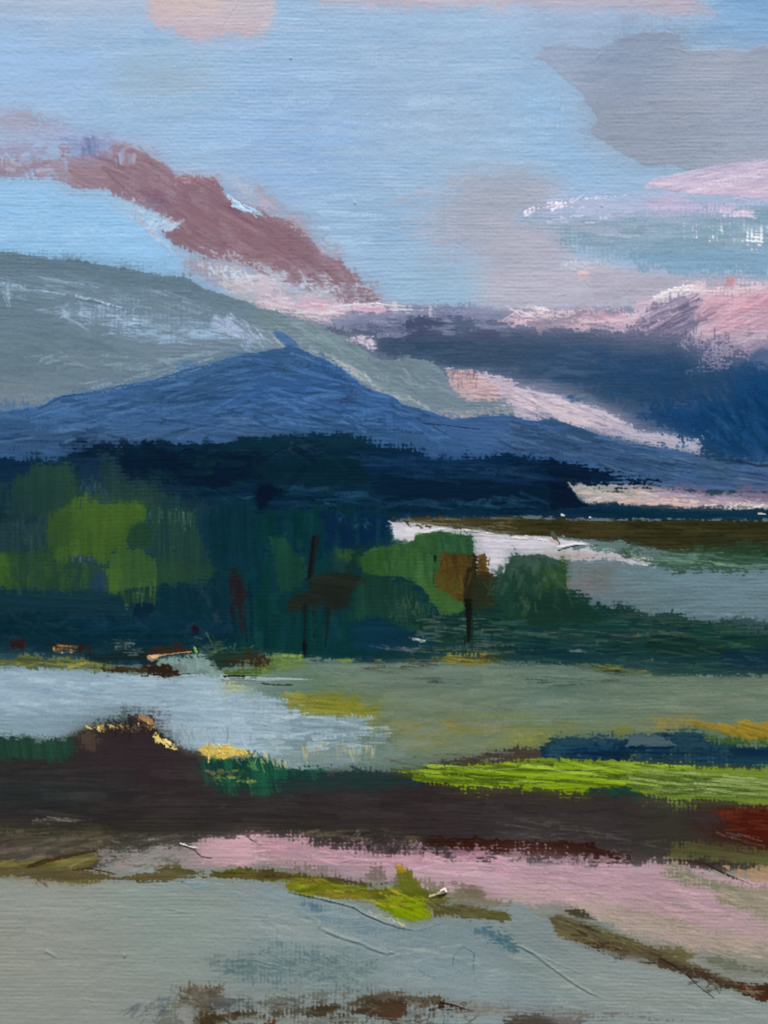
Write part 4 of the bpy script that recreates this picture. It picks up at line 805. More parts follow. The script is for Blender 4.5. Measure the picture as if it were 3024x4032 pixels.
N('orangetree', ['#6d5628', '#5a4620', '#43381c', '#75592c'], T21, [1200, 290, 1420, 285, 1500, 300, 1490, 390, 1340, 500, 1200, 460], 36, 60, 13, 86, 20, dry=.44)

P('hedge', '#1d4039', T21, [1000, 700, 1360, 650, 1400, 640, 1659, 560, 2300, 600, 2700, 700, 3010, 735, 3320, 780, 3320, 1080, 2900, 1060, 2640, 1050, 2300, 1010, 1900, 990, 1659, 980, 1200, 930, 980, 900, 1150, 860, 1160, 780], soft=22, rough=8, br=10, dir=2, var=.09, col2='#24493c', th=1.8)
P('hedge', '#21453c', T22, [300, 500, 420, 520, 500, 570, 600, 640, 720, 690, 1000, 650, 1200, 690, 1659, 780, 1659, 1080, 1100, 1070, 900, 1075, 880, 1040, 500, 1000, 0, 960, 0, 640, 100, 560], soft=18, rough=8, br=10, dir=3, var=.09, col2='#1d3f3c')
P('hedge', '#163840', T22, [0, 850, 400, 870, 820, 920, 1300, 940, 1659, 920, 1659, 1075, 1200, 1050, 900, 1050, 500, 990, 0, 960], soft=34, rough=10, blend=.3, dir=3, var=.09)
P('hedge', '#12304a', T22, [1380, 910, 1659, 890, 1659, 1010, 1500, 1010, 1380, 980], soft=44, blend=.4, rough=12)
P('hedge', '#1b322b', T22, [840, 840, 920, 800, 1160, 800, 1220, 860, 1380, 860, 1360, 910, 1100, 900, 860, 890], soft=18, rough=8, dir=0, var=.08)
P('hedge', '#234a35', T22, [1180, 760, 1400, 750, 1640, 790, 1520, 850, 1260, 830], soft=34, blend=.4, rough=12, dry=.1)
P('hedge', '#5b6870', T22, [1380, 690, 1659, 690, 1659, 800, 1560, 760], soft=44, blend=.4, dry=.3, op=.8)
P('hedge', '#3b5149', T22, [640, 690, 900, 640, 1040, 660, 1200, 700, 1440, 730, 1200, 750, 900, 720], soft=34, rough=12, dry=.3, dir=5)
N('hedge', ['#5c5a44', '#786650', '#4b5a48', '#3c5146', '#8a745c'], T22, [0, 770, 600, 790, 1140, 770, 1140, 800, 700, 860, 200, 820, 0, 800], 60, 150, 7, 3, 6, dry=.46, th=2)
N('hedge', ['#2f5648', '#16363c', '#3d6254', '#113036', '#4a6a5a'], T22, [0, 680, 800, 700, 1600, 800, 1600, 1050, 800, 1020, 0, 940], 120, 220, 10, 3, 5, dry=.42, th=2)
N('hedge', ['#2f5a50', '#45685a', '#6c7466', '#163a40', '#7d7868'], T21, [1100, 690, 1640, 660, 1640, 920, 1200, 900, 1000, 880], 80, 150, 9, 2, 6, dry=.44, th=2)
N('hedge', ['#6a6a74', '#7f7a80', '#4a5a66'], T21, [720, 870, 1000, 870, 1180, 910, 1300, 920, 1000, 910], 24, 100, 8, 4, 6, dry=.46, th=2)
N('hedge', ['#9a9aa0', '#c6c2c2'], T21, [1040, 825, 1100, 825, 1100, 845, 1040, 845], 3, 50, 8, 8, 6, dry=.3, th=3)
N('hedge', ['#8a8a8c', '#6f7a78'], T22, [400, 885, 520, 885, 520, 905, 400, 905], 5, 80, 7, 2, 3, dry=.4, th=2)
B('hedge', '#6f7f70', T22, [908, 940, 904, 1000, 903, 1070], 8, 5, dry=.4, th=2, own=False)

P('orangetree', '#181c18', T21, [1352, 560, 1404, 560, 1400, 720, 1392, 835, 1366, 842, 1362, 720], soft=7, rough=4, br=4, dir=90, nm='painted_trunk')
B('orangetree', '#14201d', T21, [1352, 810, 1352, 870], 10, 6, dry=.2, own=False)
B('orangetree', '#1f332d', T21, [1400, 700, 1398, 910], 16, 8, dry=.4, own=False)
P('orangetree', '#2d3524', T21, [1400, 440, 1520, 430, 1600, 480, 1560, 600, 1410, 640], soft=24, rough=10, dir=90, dry=.15, blend=.4)

P('bush', '#38564a', F, [1088, 1232, 1100, 1210, 1120, 1198, 1160, 1196, 1195, 1206, 1222, 1212, 1224, 1260, 1222, 1280, 1240, 1288, 1270, 1310, 1310, 1340, 1200, 1345, 1100, 1335, 1060, 1290, 1070, 1250], soft=11, rough=5, br=6, dir=90, var=.07, grad=(1150, 1210, 1150, 1310, '#1f4336'), th=1.8)
P('bush', '#3d5e31', T22, [190, 330, 330, 320, 340, 420, 330, 490, 240, 500, 180, 420], soft=40, blend=.5, rough=12, dir=90)
P('bush', '#23473a', T21, [1600, 420, 1640, 300, 1659, 280, 1760, 320, 1800, 460, 1760, 560, 1620, 560], soft=34, blend=.4, rough=10, dir=90)
P('bush', '#47655a', F, [1095, 1222, 1120, 1200, 1190, 1206, 1218, 1216, 1180, 1226, 1120, 1232], soft=24, blend=.3, dry=.1)
P('bush', '#1c3d33', F, [1110, 1290, 1222, 1275, 1260, 1300, 1300, 1335, 1150, 1340], soft=34, blend=.4, rough=12)
N('bush', ['#48665a', '#2e5040', '#3d5c3a', '#4f6b60', '#1e4238'], T22, [-160, 350, 0, 300, 300, 320, 330, 470, 500, 600, 100, 640, -160, 560], 60, 70, 16, 86, 30, dry=.44)

# ================================================================== MEADOW, LAKE, SHORE
P('meadow', '#768d80', F, [340, 1430, 470, 1420, 580, 1412, 680, 1425, 800, 1430, 900, 1430, 1000, 1425, 1106, 1436, 1240, 1440, 1320, 1455, 1440, 1462, 1659, 1466, 1659, 1640, 1400, 1640, 1200, 1640, 900, 1668, 560, 1668, 400, 1620, 340, 1560], soft=16, rough=7, br=9, var=.04, col2='#7c9488', th=1.6)
P('meadow', '#83897a', F, [850, 1490, 980, 1480, 1080, 1500, 1090, 1570, 980, 1590, 860, 1570], soft=120, blend=.8, rough=30, op=.8)
P('meadow', '#6f8a80', F, [960, 1460, 1240, 1470, 1400, 1480, 1300, 1510, 1080, 1500], soft=70, blend=.7, rough=18, op=.8)
P('meadow', '#8a937a', F, [1300, 1480, 1659, 1490, 1659, 1550, 1480, 1540, 1340, 1560], soft=90, blend=.7, rough=20, op=.7)
P('meadow', '#8a8b5f', F, [950, 1545, 1100, 1555, 1106, 1600, 1000, 1612, 880, 1600, 900, 1560], soft=70, blend=.6, rough=16, op=.75)
P('meadow', '#7a8a5a', T22, [0, 1330, 200, 1320, 330, 1400, 300, 1460, 100, 1480, 0, 1460], soft=70, blend=.6, rough=16, op=.8)
P('meadow', '#8a9a80', F, [700, 1500, 900, 1490, 1100, 1500, 1050, 1560, 860, 1570, 760, 1545], soft=60, blend=.6, rough=18, dry=.15, op=.7)
P('meadow', '#719078', F, [570, 1440, 700, 1440, 760, 1480, 700, 1495, 610, 1485], soft=44, blend=.5, rough=14, dir=0, op=.8)
P('meadow', '#939a5c', F, [830, 1550, 960, 1540, 1120, 1550, 1240, 1570, 1260, 1600, 1100, 1620, 900, 1620, 850, 1590], soft=50, blend=.6, rough=18, dry=.05, op=.85)
P('meadow', '#8f9a6a', F, [1100, 1560, 1300, 1550, 1500, 1560, 1600, 1580, 1450, 1590, 1250, 1600, 1120, 1600], soft=44, blend=.6, rough=18, dry=.1, op=.6)
P('meadow', '#688a4b', T21, [-30, 1000, 60, 930, 140, 925, 290, 950, 320, 980, 200, 1010, 60, 1060, -90, 1060], soft=20, rough=9, br=11, dry=.1, var=.08, dir=-4)
P('meadow', '#97a046', T21, [10, 1020, 70, 1010, 60, 1055, 10, 1060], soft=18, blend=.2, dry=.2, own=False)
N('meadow', ['#8aa052', '#7c9a58', '#a3ad55', '#6a8c62'], T21, [40, 930, 310, 920, 300, 1000, 120, 1030], 34, 90, 10, -4, 12, dry=.42, th=2.2)
N('meadow', ['#8ea552', '#7f9c5a'], T21, [540, 950, 700, 950, 690, 975, 560, 975], 12, 50, 10, 0, 14, dry=.35, th=2.4)
B('meadow', '#8cab50', T21, [290, 910, 285, 960], 12, 8, dry=.25, own=False, th=3)
P('meadow', '#958f45', T21, [1180, 950, 1290, 930, 1430, 935, 1560, 945, 1540, 975, 1400, 985, 1250, 975], soft=20, rough=9, br=10, dry=.12, var=.1)
N('meadow', ['#b0a84a', '#5a5a30', '#8a8a3a', '#44402a'], T21, [1160, 940, 1560, 935, 1640, 960, 1400, 985, 1200, 980], 30, 100, 8, 2, 6, dry=.4, th=2.4)
N('meadow', ['#3f4436', '#4b4a3c', '#6d7466', '#5a5248'], T21, [700, 960, 1140, 955, 1150, 1000, 860, 1050, 700, 1030], 44, 120, 7, 2, 6, dry=.42, th=2)
N('meadow', ['#4d6258', '#5d7268', '#6a7a6e'], T21, [1060, 1070, 1480, 1090, 1480, 1120, 1100, 1110], 24, 140, 6, 2, 4, dry=.46, th=1.6)
N('meadow', ['#2e3a2a', '#5a6238', '#87904a', '#a29a52'], T22, [380, 980, 720, 985, 900, 1040, 700, 1060, 480, 1020], 44, 120, 8, 6, 6, dry=.42, th=2)
N('meadow', ['#566e62', '#3f5648', '#7a8e80'], T22, [0, 1040, 480, 1070, 960, 1100, 900, 1130, 300, 1130, 0, 1120], 40, 170, 7, 1, 4, dry=.46, th=1.8)
P('meadow', '#8f9030', T21, [160, 1180, 260, 1172, 400, 1195, 500, 1180, 640, 1200, 690, 1250, 800, 1250, 785, 1340, 560, 1335, 340, 1330, 260, 1312, 190, 1262], soft=18, rough=8, br=9, dir=2, var=.06, col2='#989636', th=1.8)
P('meadow', '#87914e', T21, [420, 1180, 700, 1180, 820, 1220, 800, 1260, 690, 1255, 480, 1225], soft=44, blend=.6, dry=.1, op=.85)
P('meadow', '#9a9c52', T21, [690, 1340, 780, 1335, 770, 1420, 735, 1440, 690, 1400], soft=26, blend=.3, rough=8, dir=80, dry=.12)
N('meadow', ['#b09a38', '#a8a648', '#7d8432'], T21, [180, 1190, 480, 1200, 780, 1270, 760, 1330, 300, 1300], 34, 120, 13, 2, 8, dry=.42, th=2)
P('meadow', '#a98d40', T21, [1208, 1345, 1260, 1340, 1310, 1370, 1318, 1412, 1212, 1412], soft=18, blend=.2, rough=7)
P('meadow', '#9a8f50', T21, [1310, 1370, 1420, 1410, 1500, 1460, 1420, 1470, 1340, 1440, 1312, 1412], soft=24, blend=.4, dry=.15, dir=30)
P('meadow', '#98904c', T21, [1020, 1370, 1060, 1370, 1060, 1410, 1030, 1405], soft=18, blend=.4, dry=.2, own=False)
P('meadow', '#a69556', T22, [920, 1350, 1020, 1332, 1150, 1345, 1220, 1380, 1100, 1395, 960, 1400], soft=40, blend=.5, rough=12, dir=6, dry=.08)
P('meadow', '#a98b2c', T22, [1190, 1375, 1280, 1365, 1400, 1385, 1520, 1375, 1659, 1385, 1659, 1505, 1540, 1490, 1420, 1450, 1300, 1410], soft=22, rough=9, br=10, dir=12, var=.07, th=2)
P('meadow', '#979038', T22, [655, 1440, 690, 1405, 780, 1392, 750, 1430, 700, 1455], soft=22, blend=.2, rough=8, dry=.12, dir=-18)
N('meadow', ['#c09c36', '#8f8432', '#b89440'], T22, [1200, 1380, 1640, 1390, 1640, 1490, 1440, 1440], 26, 140, 13, 12, 6, dry=.42, th=2.4)
N('meadow', ['#a39f4a', '#b5a850', '#7e8b4e', '#90984e'], T22, [20, 1440, 300, 1440, 260, 1500, 100, 1530, 0, 1510], 34, 70, 9, 0, 40, curve=.15, dry=.42, th=2)
N('meadow', ['#87998a', '#6b8376', '#8ea293', '#7b8c78', '#93a08a'], F, [640, 1450, 1000, 1440, 1640, 1480, 1640, 1540, 1300, 1560, 900, 1580, 840, 1500], 120, 110, 8, 0, 4, dry=.46, op=.7)
N('meadow', ['#8b9a90', '#a09a80', '#7a9088'], F, [860, 1560, 1100, 1560, 1080, 1610, 880, 1620], 30, 80, 9, -2, 8, dry=.46, op=.7)

P('lake', '#a0b4c3', F, [0, 1432, 80, 1436, 150, 1442, 220, 1446, 300, 1454, 400, 1452, 470, 1455, 485, 1478, 540, 1490, 575, 1502, 610, 1515, 620, 1535, 660, 1545, 740, 1548, 800, 1552, 790, 1562, 800, 1580, 780, 1600, 790, 1630, 740, 1660, 640, 1668, 560, 1640, 500, 1625, 420, 1618, 380, 1605, 345, 1580, 300, 1555, 240, 1560, 190, 1572, 140, 1595, 90, 1598, 50, 1590, 0, 1586], soft=20, rough=12, br=14, dir=2, var=.03, col2='#a9bcc8', th=1.6, grad=(200, 1500, 760, 1640, '#98a9ae'))
P('lake', '#a3b7c9', F, [0, 1436, 150, 1448, 280, 1470, 200, 1530, 80, 1540, 0, 1530], soft=80, blend=.7, rough=20, op=.8)
P('lake', '#8fa5b0', F, [0, 1545, 120, 1545, 210, 1540, 260, 1545, 190, 1568, 130, 1590, 60, 1588, 0, 1578], soft=50, blend=.6, rough=16, op=.8)
P('lake', '#7f979f', F, [240, 1540, 290, 1530, 330, 1545, 345, 1570, 300, 1555, 250, 1556, 200, 1568], soft=34, blend=.4, dry=.15)
P('lake', '#aebfcd', F, [330, 1480, 500, 1485, 600, 1520, 640, 1560, 560, 1600, 420, 1590, 350, 1540], soft=90, blend=.7, rough=24, op=.8, dir=80)
P('lake', '#8098a6', F, [640, 1575, 730, 1580, 760, 1600, 700, 1615, 640, 1605], soft=50, blend=.6, rough=14, op=.8)
P('lake', '#8f9f98', F, [600, 1620, 760, 1610, 870, 1615, 860, 1655, 700, 1662, 620, 1650], soft=60, blend=.5, rough=16, op=.85)
P('lake', '#8fa99f', T20, [1005, 995, 1060, 955, 1180, 940, 1300, 930, 1350, 942, 1362, 980, 1420, 1020, 1450, 1060, 1330, 1050, 1240, 1040, 1150, 1000], soft=18, rough=7, br=9, dir=80, var=.04)
P('lake', '#9aab9c', T20, [1430, 1080, 1659, 1130, 1659, 1180, 1480, 1170], soft=40, blend=.5, dry=.15)
N('lake', ['#b6c6d3', '#93a9ba', '#abbfcf', '#bccad4'], F, [10, 1450, 300, 1465, 480, 1480, 560, 1520, 560, 1590, 400, 1580, 300, 1540, 100, 1540, 10, 1550], 120, 90, 8, 3, 6, dry=.45, op=.7, th=1.8)
N('lake', ['#b9c8d2', '#9db0bb', '#8ba0aa', '#c6d2d8'], T21, [0, 1240, 200, 1300, 740, 1350, 860, 1400, 800, 1500, 300, 1560, 120, 1540, 0, 1480], 80, 150, 13, 1, 8, dry=.44, th=2)
N('lake', ['#b3c2c9', '#c3ced4', '#8fa5ae'], T20, [1000, 1360, 1400, 1400, 1640, 1450, 1640, 1540, 1300, 1500, 1050, 1430], 60, 60, 10, 88, 14, dry=.47)
N('lake', ['#cbb886', '#b8b08a', '#a8ab90', '#d6c48e'], T21, [280, 1520, 780, 1480, 760, 1580, 320, 1600], 40, 60, 8, 86, 10, dry=.47)
N('lake', ['#b5b48e', '#c3bc8c'], T20, [1420, 1080, 1640, 1100, 1640, 1160, 1440, 1160], 20, 80, 9, 10, 20, dry=.46)
B('lake', '#b3c2ca', T21, [330, 1332, 480, 1338, 620, 1345, 740, 1345], 14, 8, dry=.25, th=3, own=False)
B('lake', '#a9b9ba', T20, [1440, 1068, 1560, 1072, 1659, 1082, 1820, 1082, 1960, 1084, 2120, 1094], 34, 6, dry=.05, th=2.4)
B('lake', '#8f9ba2', T20, [1500, 1082, 1659, 1100, 1760, 1098], 22, 12, dry=.15, own=False)
B('lake', '#39321f', T21, [40, 1110, 130, 1122, 240, 1120], 16, 8, dry=.1, own=False)
N('lake', ['#9fb0b0', '#7f9a94'], T20, [1020, 980, 1330, 950, 1400, 1030, 1200, 1030], 18, 80, 16, 80, 14, dry=.45)

P('shore', '#5a6640', T20, [-10, 930, 160, 935, 300, 955, 480, 950, 640, 972, 760, 990, 720, 1020, 560, 1010, 330, 1000, 120, 992, -10, 984], soft=18, rough=8, br=10, dir=4, var=.1, col2='#747c44', dry=.05, th=2)
P('shore', '#1c3136', T20, [560, 930, 760, 900, 960, 900, 990, 980, 760, 985, 620, 965], soft=24, rough=9, var=.1)
P('shore', '#44351f', T20, [660, 1015, 760, 990, 900, 995, 1060, 1000, 1150, 1018, 1165, 1050, 1120, 1062, 900, 1050, 700, 1045], soft=16, rough=7, br=9, var=.12, dir=3, th=2)
P('shore', '#33251e', T20, [900, 1000, 1060, 1005, 1160, 1020, 1165, 1055, 1080, 1060, 960, 1050, 960, 1020], soft=18, dry=.1, rough=7, var=.1)
B('shore', '#3a3328', T20, [1080, 1052, 1180, 1050, 1250, 1044], 12, 5, dry=.2, own=False)
P('shore', '#3a2c22', T20, [960, 920, 1000, 890, 1100, 865, 1180, 858, 1190, 880, 1250, 900, 1150, 915, 1050, 925, 980, 945], soft=14, rough=7, var=.12, dir=-8)
P('shore', '#3d2a1c', T20, [300, 870, 380, 845, 480, 840, 580, 855, 600, 890, 560, 915, 440, 912, 340, 905], soft=18, rough=8, var=.12, dry=.06)
B('shore', '#c79a6c', T20, [962, 940, 1010, 932, 1080, 922, 1160, 912, 1240, 905], 20, 8, dry=.4, th=2.6)
N('shore', ['#efc89a', '#d99a5c', '#f4dcc0', '#e0b070'], T20, [960, 935, 1010, 925, 1060, 925, 1010, 960, 975, 955], 9, 30, 8, -12, 14, dry=.3, th=2.9)
B('shore', '#b67c42', T20, [350, 880, 400, 885, 470, 892], 20, 12, dry=.3, th=2.4, own=False)
N('shore', ['#c98a4a', '#a9703a', '#e0b080', '#8a5a30'], T20, [350, 860, 490, 870, 480, 915, 370, 910], 20, 50, 9, 4, 12, dry=.35, th=2.6)
B('shore', '#ead9c8', T20, [400, 912, 440, 912, 470, 908], 9, 5, dry=.2, th=3, own=False)
P('shore', '#3c1f1c', T20, [40, 830, 100, 815, 150, 840, 140, 880, 80, 895, 45, 870], soft=20, blend=.2, dry=.1, rough=8)
P('shore', '#3c5350', T20, [765, 835, 840, 828, 870, 850, 860, 880, 780, 870], soft=16, dry=.15, rough=7)
N('shore', ['#8a8a76', '#6d7a70', '#a09a84'], T20, [765, 830, 930, 870, 930, 950, 780, 900], 18, 70, 7, 4, 10, dry=.45, th=2)
N('shore', ['#8d9150', '#a9a45a', '#4d5a34', '#c0b25e', '#6d7a42'], T20, [0, 935, 640, 970, 760, 1030, 560, 1010, 0, 985], 56, 90, 9, 4, 8, dry=.4, th=2.2)
N('shore', ['#2d4a3c', '#456048', '#7c8a5a', '#5d7a50'], T20, [1260, 800, 1500, 840, 1659, 900, 1659, 960, 1400, 960, 1280, 900], 40, 80, 10, 10, 40, dry=.44)
P('shore', '#2b4437', T20, [1360, 940, 1480, 900, 1659, 900, 1700, 960, 1500, 1010, 1400, 1005], soft=22, rough=9, var=.12, dry=.06)
P('shore', '#5f7d3c', T20, [1450, 1030, 1540, 1010, 1659, 1020, 1720, 1040, 1659, 1062, 1480, 1062], soft=18, rough=8, dry=.08, var=.1)
P('shore', '#3a2c20', T20, [1480, 945, 1560, 935, 1700, 925, 1740, 960, 1700, 1000, 1560, 975], soft=18, rough=8, dry=.1, var=.12)
B('shore', '#1d1a14', T20, [1450, 1064, 1560, 1062, 1680, 1060], 12, 6, dry=.15, own=False)
B('shore', '#86b054', T20, [1262, 880, 1275, 910], 14, 8, dry=.2, own=False, th=3)

# ================================================================== EARTH, POOL, LIME
P('earth', '#393233', F, [0, 1592, 60, 1596, 90, 1602, 135, 1596, 165, 1582, 200, 1566, 215, 1558, 250, 1553, 290, 1545, 325, 1550, 338, 1570, 355, 1590, 375, 1612, 400, 1625, 425, 1634, 440, 1650, 520, 1660, 620, 1680, 720, 1690, 800, 1672, 880, 1672, 960, 1640, 1106, 1618, 1200, 1620, 1200, 1720, 1659, 1730, 1659, 1890, 1440, 1880, 1300, 1875, 1100, 1860, 900, 1850, 700, 1825, 500, 1815, 380, 1825, 200, 1880, 0, 1880], soft=14, rough=6, br=8, var=.07, col2='#3d3636', th=1.6)
P('earth', '#3c2f33', F, [160, 1620, 230, 1570, 330, 1570, 400, 1640, 420, 1720, 300, 1720, 180, 1690], soft=80, blend=.6, rough=20, dir=90, op=.85)
P('earth', '#2c3a38', F, [0, 1680, 120, 1690, 260, 1700, 180, 1730, 60, 1730, 0, 1720], soft=70, blend=.6, rough=18, op=.85)
P('earth', '#28483a', F, [0, 1588, 60, 1594, 110, 1604, 160, 1590, 170, 1620, 150, 1650, 60, 1640, 0, 1640], soft=26, rough=10, br=12, dir=80, var=.1)
P('earth', '#5a4a3e', F, [165, 1590, 200, 1568, 215, 1580, 200, 1620, 170, 1620], soft=26, blend=.3, dry=.15, dir=90, own=False)
P('earth', '#39362a', F, [0, 1760, 200, 1770, 500, 1780, 700, 1775, 880, 1790, 700, 1815, 500, 1800, 300, 1815, 0, 1820], soft=44, blend=.4, rough=14, var=.1, dry=.06)
P('earth', '#4d4636', F, [0, 1790, 150, 1790, 280, 1800, 250, 1830, 120, 1850, 0, 1860], soft=34, rough=12, dir=-6, var=.12)
P('earth', '#4b3636', F, [0, 1825, 120, 1820, 170, 1830, 120, 1850, 0, 1868], soft=30, blend=.4, dry=.15, rough=12, dir=-8)
P('earth', '#3e3033', F, [680, 1720, 900, 1710, 1180, 1720, 1340, 1740, 1300, 1790, 1000, 1790, 700, 1770], soft=80, blend=.6, rough=24, op=.8)
P('earth', '#453f3c', F, [1106, 1740, 1300, 1740, 1340, 1800, 1200, 1830, 1000, 1810], soft=70, blend=.6, rough=20, op=.7)
P('earth', '#3f3d31', T32, [820, 330, 1000, 300, 1200, 380, 1300, 480, 1000, 560, 840, 540], soft=60, blend=.5, rough=18, op=.85)
P('tealbush', '#1e4a40', F, [425, 1650, 470, 1632, 540, 1635, 580, 1640, 640, 1660, 700, 1660, 720, 1680, 620, 1700, 580, 1715, 470, 1712, 440, 1690], soft=16, rough=8, br=10, dir=80, var=.1, col2='#226047', th=1.8)
P('tealbush', '#273c3c', F, [600, 1690, 720, 1665, 860, 1672, 900, 1690, 760, 1705, 620, 1715], soft=34, rough=12, blend=.2)
P('gold', '#c8ae56', F, [428, 1618, 445, 1608, 455, 1610, 500, 1612, 548, 1628, 510, 1634, 470, 1640, 440, 1636], soft=12, rough=6, br=7, dry=.08, th=3, var=.06)
N('gold', ['#d8c26a', '#e0cf86', '#b49a48'], T20, [1290, 1540, 1360, 1500, 1640, 1560, 1560, 1600, 1340, 1600], 44, 40, 7, 30, 50, dry=.38, th=3)
N('tealbush', ['#1b4a3e', '#24543f', '#7f9a4a', '#2e6a48', '#b6b254'], T30, [1310, 0, 1600, 10, 1640, 100, 1400, 100], 40, 60, 9, 10, 50, dry=.42, th=2.4)
N('tealbush', ['#205540', '#6b9a58', '#153c38'], T20, [1330, 1600, 1640, 1560, 1659, 1659, 1400, 1659], 30, 50, 10, 70, 40, dry=.4)
N('tealbush', ['#1d4f44', '#255a4a', '#3a6e5a', '#c9bf86'], T21, [0, 1580, 80, 1590, 200, 1640, 180, 1659, 0, 1659], 26, 60, 9, 80, 12, dry=.4)
N('gold', ['#d8c79a', '#cfc08a', '#a5b5a5'], T21, [20, 1550, 100, 1580, 210, 1650, 120, 1640], 16, 50, 8, 70, 14, dry=.42)
B('gold', '#b08a5c', T20, [910, 1338, 960, 1345, 1000, 1395], 44, 30, dry=.3, th=2.6)
N('gold', ['#d3b26a', '#c9a254', '#e0c88c', '#b08a48'], T20, [700, 1385, 960, 1370, 1010, 1400, 960, 1430, 760, 1420], 34, 22, 8, 70, 40, dry=.35, th=3)
N('gold', ['#e2c878', '#d2bd60', '#efdc90'], T20, [1000, 1430, 1060, 1460, 1150, 1520, 1140, 1540, 1080, 1520, 1010, 1480], 36, 24, 8, 50, 50, dry=.33, th=3)
N('gold', ['#d9b868', '#b79a4c', '#8f8a50', '#ecd98c'], T20, [560, 1385, 700, 1380, 780, 1390, 660, 1420, 570, 1410], 18, 40, 10, 10, 40, dry=.3, th=3)
N('earth', ['#2c2024', '#47383a', '#33282c'], T20, [640, 1370, 960, 1350, 1010, 1440, 700, 1450], 26, 60, 14, 60, 40, dry=.35)
N('earth', ['#5a8a82', '#7c949a', '#4a6660'], T20, [540, 1360, 760, 1330, 880, 1310, 800, 1360, 600, 1390], 24, 40, 9, 70, 40, dry=.46)
N('earth', ['#4a4344', '#2b2628', '#453a3a', '#312f30', '#504848'], F, [10, 1650, 400, 1650, 640, 1720, 1000, 1720, 1300, 1740, 1300, 1810, 800, 1800, 10, 1780], 110, 120, 8, 0, 5, dry=.44, op=.7)
N('earth', ['#6a5f4c', '#4f4a38', '#7a6f5a', '#2f2c22', '#5c5238'], F, [10, 1785, 260, 1795, 420, 1800, 860, 1790, 900, 1820, 500, 1808, 200, 1850, 10, 1860], 80, 70, 5, -4, 8, dry=.42, th=2)
N('earth', ['#8d8a78', '#7d7a6a'], T30, [200, 310, 560, 330, 560, 360, 240, 360], 10, 130, 8, 4, 5, dry=.46, th=2)
N('earth', ['#5d5654', '#6a6460', '#4d4a48', '#6f6a64'], T32, [0, 320, 500, 300, 900, 420, 1000, 540, 600, 520, 0, 450], 40, 220, 10, 4, 6, dry=.48, op=.8)
P('earth', '#4b4038', F, [900, 1668, 960, 1640, 1060, 1620, 1180, 1618, 1190, 1650, 1040, 1652, 960, 1660], soft=22, rough=8, dry=.08, var=.1)
N('earth', ['#6c6a60', '#8a8d84', '#3a3632', '#7b8079'], T21, [800, 1590, 1100, 1560, 1400, 1540, 1640, 1560, 1640, 1640, 1200, 1620, 900, 1640], 44, 110, 8, -2, 8, dry=.45, th=2)
P('earth', '#62603a', T32, [1000, 580, 1060, 500, 1180, 450, 1320, 470, 1480, 500, 1659, 510, 1659, 650, 1480, 640, 1300, 610, 1100, 590], soft=26, rough=9, br=11, dir=6, var=.1, dry=.05)
P('earth', '#2c130c', T32, [-560, 470, -300, 450, 0, 476, 300, 472, 530, 488, 560, 520, 640, 560, 800, 585, 830, 600, 720, 612, 540, 606, 400, 575, 200, 572, 0, 548, -300, 528, -520, 500], soft=14, rough=6, br=8, dir=3, var=.1)
P('earth', '#35231c', T32, [-560, 470, -420, 455, -200, 470, -260, 500, -480, 500], soft=24, dry=.2, dir=2)
B('earth', '#3d2716', T32, [1030, 600, 1150, 605, 1255, 622, 1330, 660, 1450, 720, 1560, 775, 1659, 820], 26, 26, dry=.05, th=2.4)
B('earth', '#5a3f28', T32, [1290, 640, 1420, 700, 1540, 750, 1659, 790], 14, 12, dry=.3, own=False)

P('red', '#5a2019', T32, [1250, 250, 1380, 240, 1520, 255, 1659, 258, 1659, 505, 1560, 500, 1480, 480, 1440, 420, 1400, 360, 1360, 320, 1260, 290], soft=24, rough=9, br=11, dir=4, var=.07, th=1.6)
P('red', '#4f2a28', T32, [1180, 380, 1380, 350, 1500, 440, 1540, 490, 1400, 500, 1280, 470, 1200, 430], soft=44, blend=.4, dry=.12, rough=14, dir=10)
P('red', '#44302c', T32, [1190, 230, 1270, 200, 1330, 220, 1290, 260, 1200, 260], soft=30, blend=.4, dry=.15)
N('red', ['#76302a', '#581c16', '#8a3a30'], T32, [1300, 260, 1640, 270, 1640, 480, 1480, 460], 24, 130, 14, 4, 8, dry=.42)
N('red', ['#8d8488', '#7d7478'], T32, [1300, 430, 1560, 430, 1640, 500, 1540, 490], 6, 110, 7, 16, 10, dry=.45, th=2.4)

P('pool', '#122f4e', T22, [190, 1520, 280, 1468, 500, 1470, 730, 1462, 790, 1435, 1050, 1440, 1240, 1430, 1270, 1470, 1440, 1495, 1540, 1515, 1659, 1530, 1659, 1660, 1260, 1655, 900, 1640, 500, 1630, 200, 1620], soft=18, rough=7, br=9, dir=2, var=.09, col2='#123a58', th=1.6)
P('pool', '#33566a', T22, [230, 1500, 300, 1466, 700, 1470, 700, 1500, 400, 1520, 300, 1600, 220, 1610], soft=34, blend=.4, dry=.12, rough=10)
P('pool', '#37596a', T22, [1040, 1440, 1240, 1435, 1280, 1480, 1440, 1500, 1380, 1560, 1100, 1550], soft=40, blend=.5, rough=12, op=.9)
P('pool', '#4d6c3a', T22, [1250, 1450, 1440, 1480, 1659, 1510, 1659, 1535, 1420, 1510, 1260, 1480], soft=20, blend=.2, rough=8, dry=.1, dir=8)
P('pool', '#60707f', T22, [745, 1450, 800, 1436, 960, 1448, 1000, 1470, 1046, 1512, 900, 1520, 750, 1516], soft=14, rough=6, br=7, dir=2)
B('pool', '#0d2340', T22, [560, 1575, 700, 1600, 860, 1602, 1000, 1585], 14, 8, dry=.15, own=False)
B('pool', '#0f2748', T22, [760, 1525, 900, 1528, 1050, 1520], 12, 6, dry=.15, own=False)
